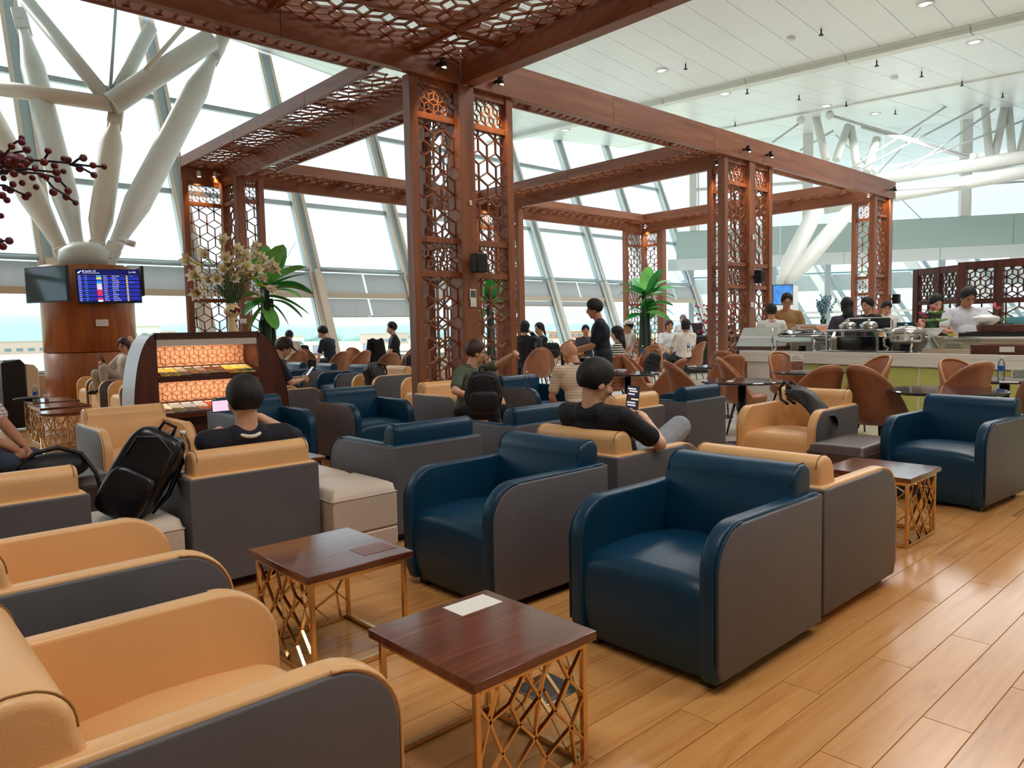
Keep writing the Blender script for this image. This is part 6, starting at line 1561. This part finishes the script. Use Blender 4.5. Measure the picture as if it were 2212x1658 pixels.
# bottles
pet_ = glassmat('bottle_plastic', (.88, .95, .98), .9); labm = mat('blue_bottle_label', (30, 100, 190), .4)
def bottle(loc, label, band=True, s_=1.0, capc=white):
    o = empty('water_bottle', loc, 0, label, 'bottle'); o.scale = (s_,)*3
    B().lathe([(0, 0), (.028, 0), (.032, .01), (.032, .06), (.029, .07), (.032, .08), (.032, .14), (.026, .17), (.013, .19), (.013, .20), (0, .20)], 20).build('body', pet_, o)
    B().lathe([(0, .20), (.015, .20), (.015, .22), (0, .22)], 14).build('cap', capc, o)
    if band: B().lathe([(.0325, .085), (.0328, .13)], 20).build('label', labm, o)
bottle((1.302, 3.90, .60), 'clear water bottle standing on the arm of the tan armchair', False)
q = PZ(95, 852, .47); bottle((2.0, 11.6, .47), 'blue-labelled water bottle on the left side tables')
bottle((6.03, 6.3, .60), 'small bottle standing behind the blue back, under the striped shirt', False, .9)
bottle((8.55, 2.12, .70), 'blue-labelled water bottle on the right round table', True, 1.0)
for i, (px, D) in enumerate(((1487, 16.3), (1388, 14.0))):
    q = PD(px, 742, D); bottle((q.x, q.y, .72), ['water bottle on the table before the women in white', 'water bottle among cups on the middle table'][i])
o = empty('paper_cup', (2.12, 11.55, .47), label='pink cup beside the blue-labelled bottle', cat='cup'); B().lathe([(0, 0), (.025, 0), (.035, .09), (.033, .09), (.023, .01), (0, .01)], 16).build('body', mat('pink_cup', (226, 196, 196), .4), o)
o = empty('dark_pouch', (1.95, 11.9, .47), label='flat black pouch on the farthest left table', cat='pouch'); B().ell((0, 0, .025), (.17, .09, .025), 16, 8).build('body', blackfab, o)
# red cans on a small table by the capped man
side_table(4.95, 8.15, .45, .45, .42, 'side table with two red cans, right of the magazine rack')
cano = B().lathe([(0, 0), (.026, 0), (.032, .008), (.032, .10), (.027, .115), (.025, .113), (0, .112)], 18)
for i, dx in enumerate((0, .09)):
    q = V((4.85+dx, 8.13+dx*.4, .42)); o = empty('drink_can', q, 0, ['left of two red drink cans', 'right of two red drink cans'][i], 'can', 'red cans')
    cano.build('body', mat('red_can', (190, 24, 44), .3, .3), o)
# menu holder, phone, papers on the round tables
q = V((8.72, 4.32, .70)); o = empty('menu_holder', q, math.radians(-40), 'white menu stand with a dish photo on the round table', 'menu')
B().box((-.08, -.003, .0), (.08, .003, .22)).build('card', paper, o); B().box((-.078, -.0045, .02), (.078, -.003, .13)).build('dish_photo', mat('dish_photo', (150, 96, 84), .4, var=.7, vs=30), o); B().box((-.085, -.03, 0), (.085, .03, .005)).build('foot', clear, o)
for k in range(3): B().box((-.06, -.0045, .15+.02*k), (.06-.02*k, -.003, .155+.02*k)).build('text_line', mat('grey_ink', (120, 120, 124), .6), o)
o = empty('phone', (9.05, 4.0, .704), 0, 'phone lying at the right of the menu stand table', 'phone'); B().box((-.075, -.04, 0), (.075, .04, .009)).build('case', black, o, bevel=.003)
o = empty('menu_card', (8.45, 1.95, .701), math.radians(-40), 'printed card stand at the right edge table', 'menu'); B().box((-.07, -.003, 0), (.07, .003, .12)).build('card', paper, o); B().box((-.06, -.0045, .02), (.06, -.003, .10)).build('print', mat('green_print', (150, 160, 150), .4, var=.5, vs=60), o)
bowlm = B().lathe([(0, 0), (.03, 0), (.035, .01), (.07, .055), (.066, .055), (.03, .015), (0, .015)], 22).mesh('bowl', white)
for i, (dx, dy) in enumerate(((-.18, .1), (-.06, .02))):
    o = empty('bowl', (7.5+dx, 6.0+dy, .70), 0, ['left white bowl on the round table beyond the phone', 'right white bowl on the round table beyond the phone'][i], 'bowl', 'white bowls'); inst('body', bowlm, o)
jp = PZ(1257, 750, .72); jp *= 15/jp.length; dtable(jp.x, jp.y, .38, .72, 'table with orange juice left of the standing man')
o = empty('juice_glass', (jp.x, jp.y, .72), 0, 'glass of orange juice left of the standing man', 'glass'); B().lathe([(0, 0), (.03, 0), (.035, .12), (0, .12)], 16).build('body', mat('orange_juice', (250, 170, 30), .3), o)
o = empty('receipt', (7.0, 4.2, .7005), math.radians(20), 'slip of paper on the dark round table', 'paper'); B().box((-.09, -.03, 0), (.09, .03, .001)).build('sheet', paper, o)
# far coffee counter, machines, red flower arrangement, wall screen
q = PD(1528, 735, 20.5); o = empty('coffee_counter', (q.x, q.y, 0), math.radians(-40), 'dark coffee counter beyond the women in white', 'counter')
B().box((-.9, -.35, 0), (1.3, .35, .98)).build('body', black, o, bevel=.01); B().box((-.95, -.4, .98), (1.35, .4, 1.02)).build('worktop', mat('grey_top', (90, 92, 98), .3), o)
for x_, h_ in ((-.4, .34), (.5, .26)): B().box((x_-.22, -.2, 1.02), (x_+.22, .2, 1.02+h_)).build('coffee_machine', mat('machine_dark', (40, 44, 48), .3), o, bevel=.03)
o2 = empty('grey_food_dome', (q.x+.9, q.y-.7, 1.02), 0, 'grey domed lid on the dark coffee counter', 'lid'); B().ell((0, 0, .0), (.26, .2, .36), 16, 10).build('dome', mat('dome_grey', (150, 156, 162), .3), o2)
q = PD(1551, 685, 17); o = empty('red_flowers', (q.x, q.y, q.z), 0, 'tall arrangement of red blossoms behind the buffet-end column', 'flowers'); random.seed(2)
b = B(); 
for k in range(150): a = random.uniform(0, 6.28); r_ = random.uniform(0, .5)**1; b.ell((r_*math.cos(a), r_*math.sin(a), random.uniform(-.4, .3)), (.03, .03, .025), 6, 4)
tag(b.build('blossoms', mat('crimson_petal', (176, 24, 60), .6, var=.4, vs=9), o), kind='stuff'); B().tube([(0, 0, -.3), (0, 0, 1.0-q.z-.3+0)], .05, 10).build('tall_vase', white, o)
p0 = PD(1691, 640, 22.5); o = tvset(p0.x, p0.y, p0.z+.05, .62, .62, math.radians(-44), 'bright blue picture screen hanging behind the man in ochre')
B().box((-.29, -.006, -.29), (.29, 0, .29)).build('display', mat('blue_picture', (70, 130, 210), .3, emit=.8, var=.8, vs=6), o)

# ================================================================== ROOF STRUCTURE AT THE RIGHT
def tt(b, p, q, r, n=14): return b.tube([p, q], r, n)
tru = empty('roof_truss', tuple(PD(2100, 400, 30)), label='white tubular roof truss with two long chords at upper right', cat='truss'); TO = tru.location
def tr_(pa, Da, pb, Db, r, nm, m_=whitemetal, n=14):
    a = PD(*pa, Da)-TO; c_ = PD(*pb, Db)-TO; B().tube([tuple(a), tuple(c_)], r, n).build(nm, m_, tru)
tr_((1780, 404), 31, (2330, 322), 27, .26, 'chord'); tr_((1780, 449), 31, (2330, 350), 27, .26, 'chord')
for (a, c_) in (((1762, 250), (1784, 345)), ((1832, 272), (1806, 345)), ((1838, 275), (1852, 365)), ((1894, 299), (1872, 372)), ((2124, 192), (2138, 340)), ((2172, 222), (2150, 330)), ((2178, 226), (2188, 355)), ((2225, 235), (2200, 350))):
    tr_(a, 29.5, c_, 29, .15, 'web_strut')
for (a, c_) in (((2090, 200), (1840, 362)), ((2130, 222), (1845, 372)), ((2212, 260), (1940, 362)), ((2150, 235), (1970, 360)), ((1790, 247), (2100, 338)), ((1860, 275), (2100, 344)), ((1795, 250), (2090, 340)), ((1735, 260), (1668, 308)), ((1800, 282), (1728, 325)), ((1935, 410), (2212, 392))):
    tr_(a, 28.5, c_, 28.5, .04, 'tie_rod', mat('tie_rod_grey', (205, 210, 212), .35, .0), 8)
for p_ in ((2088, 200), (2103, 338), (1730, 259), (1792, 249)): 
    a = PD(*p_, 28.4)-TO; B().ell(tuple(a), (.16, .16, .16), 12, 8).build('pin', whitemetal, tru)
lg_ = empty('leaning_column', tuple(PD(1690, 640, 27)), label='pair of white leaning tubes rising behind the buffet-end column', cat='column'); LO = lg_.location
for (a, c_, r0) in (((1683, 612), (1770, 440), .30), ((1700, 612), (1838, 450), .30)):
    A_, C_ = PD(*a, 27)-LO, PD(*c_, 28.5)-LO; ts = [0, .08, .25, .8, .95, 1.0]; B().tube([tuple(A_+(C_-A_)*t) for t in ts], [r0*k for k in (.45, .6, 1, 1, .8, .4)], 16).build('tube', whitemetal, lg_)
B().box((-.4, -.4, -LO.z), (.4, .4, -.1+PD(1690, 612, 27).z-LO.z)).build('pier', whitemetal, lg_)
# ceiling fittings
def fitting(px, py, kind, i):
    d = ray(px, py); t = 5.0
    for _ in range(400):
        if H+d.z*t >= zc(d.x*t, d.y*t)-.004: break
        t += .1
    t0, t1 = t-.1, t
    for _ in range(12):
        tm_ = (t0+t1)/2
        if H+d.z*tm_ >= zc(d.x*tm_, d.y*tm_)-.004: t1 = tm_
        else: t0 = tm_
    P = V((d.x*t1, d.y*t1, H+d.z*t1)); where = 'ceiling bay %s' % ('nearest the camera' if P.x < 21 else ('beyond the first trim' if P.x < 28 else 'beyond the second trim'))
    if kind == 'L':
        o = empty('downlight', P, 0, LBL[i], 'ceiling light', 'recessed downlights'); B().lathe([(.13, 0), (.2, 0), (.2, -.03), (.13, -.02)], 24).build('trim_ring', white, o); B().lathe([(0, -.005), (.14, -.005)], 20).build('lens', mat('downlight_glow', (255, 246, 230), .3, emit=3.0), o)
    elif kind == 'S':
        o = empty('sprinkler', P, 0, LBL[i], 'sprinkler', 'ceiling sprinklers'); B().tube([(0, 0, 0), (0, 0, -.14)], .02, 8).build('pipe', black, o); B().lathe([(0, -.14), (.06, -.14), (.06, -.155), (0, -.155)], 12).build('rosette', black, o)
    else:
        o = empty('smoke_detector', P, 0, LBL[i], 'detector', 'smoke detectors'); B().lathe([(0, 0), (.11, 0), (.10, -.06), (.05, -.09), (0, -.09)], 18).build('body', white, o)
FT = [(1999, 8, 'L', 'big glowing downlight at the top right'), (2105, 90, 'L', 'downlight just below the trim at the right'), (1430, 152, 'L', 'downlight above the front pergola board'), (1566, 202, 'L', 'downlight left of the first sprinkler row'), (1784, 228, 'L', 'downlight above the web struts'), (1891, 245, 'L', 'downlight in the bay beyond the second trim'),
      (1222, 281, 'L', 'downlight seen under the front board'), (1774, 63, 'S', 'sprinkler nearest the top right downlight'), (1894, 131, 'S', 'sprinkler under the trim line'), (1991, 155, 'S', 'sprinkler right of the detector beyond the trim'), (2078, 175, 'S', 'small sprinkler right of its row'),
      (1614, 192, 'S', 'sprinkler left of its row'), (1726, 206, 'S', 'sprinkler in the middle of its row'), (1828, 220, 'S', 'sprinkler before the truss'), (1934, 238, 'S', 'sprinkler among the tie rods'), (2166, 201, 'S', 'sprinkler at the far right'), (1481, 138, 'S', 'sprinkler beside the downlight over the board'), (1588, 264, 'S', 'lowest sprinkler above the board'),
      (1709, 82, 'D', 'smoke detector left of the nearest sprinkler'), (1932, 166, 'D', 'smoke detector beyond the trim')]
LBL = [a[3] for a in FT]
for i, a in enumerate(FT): fitting(a[0], a[1], a[2], i)
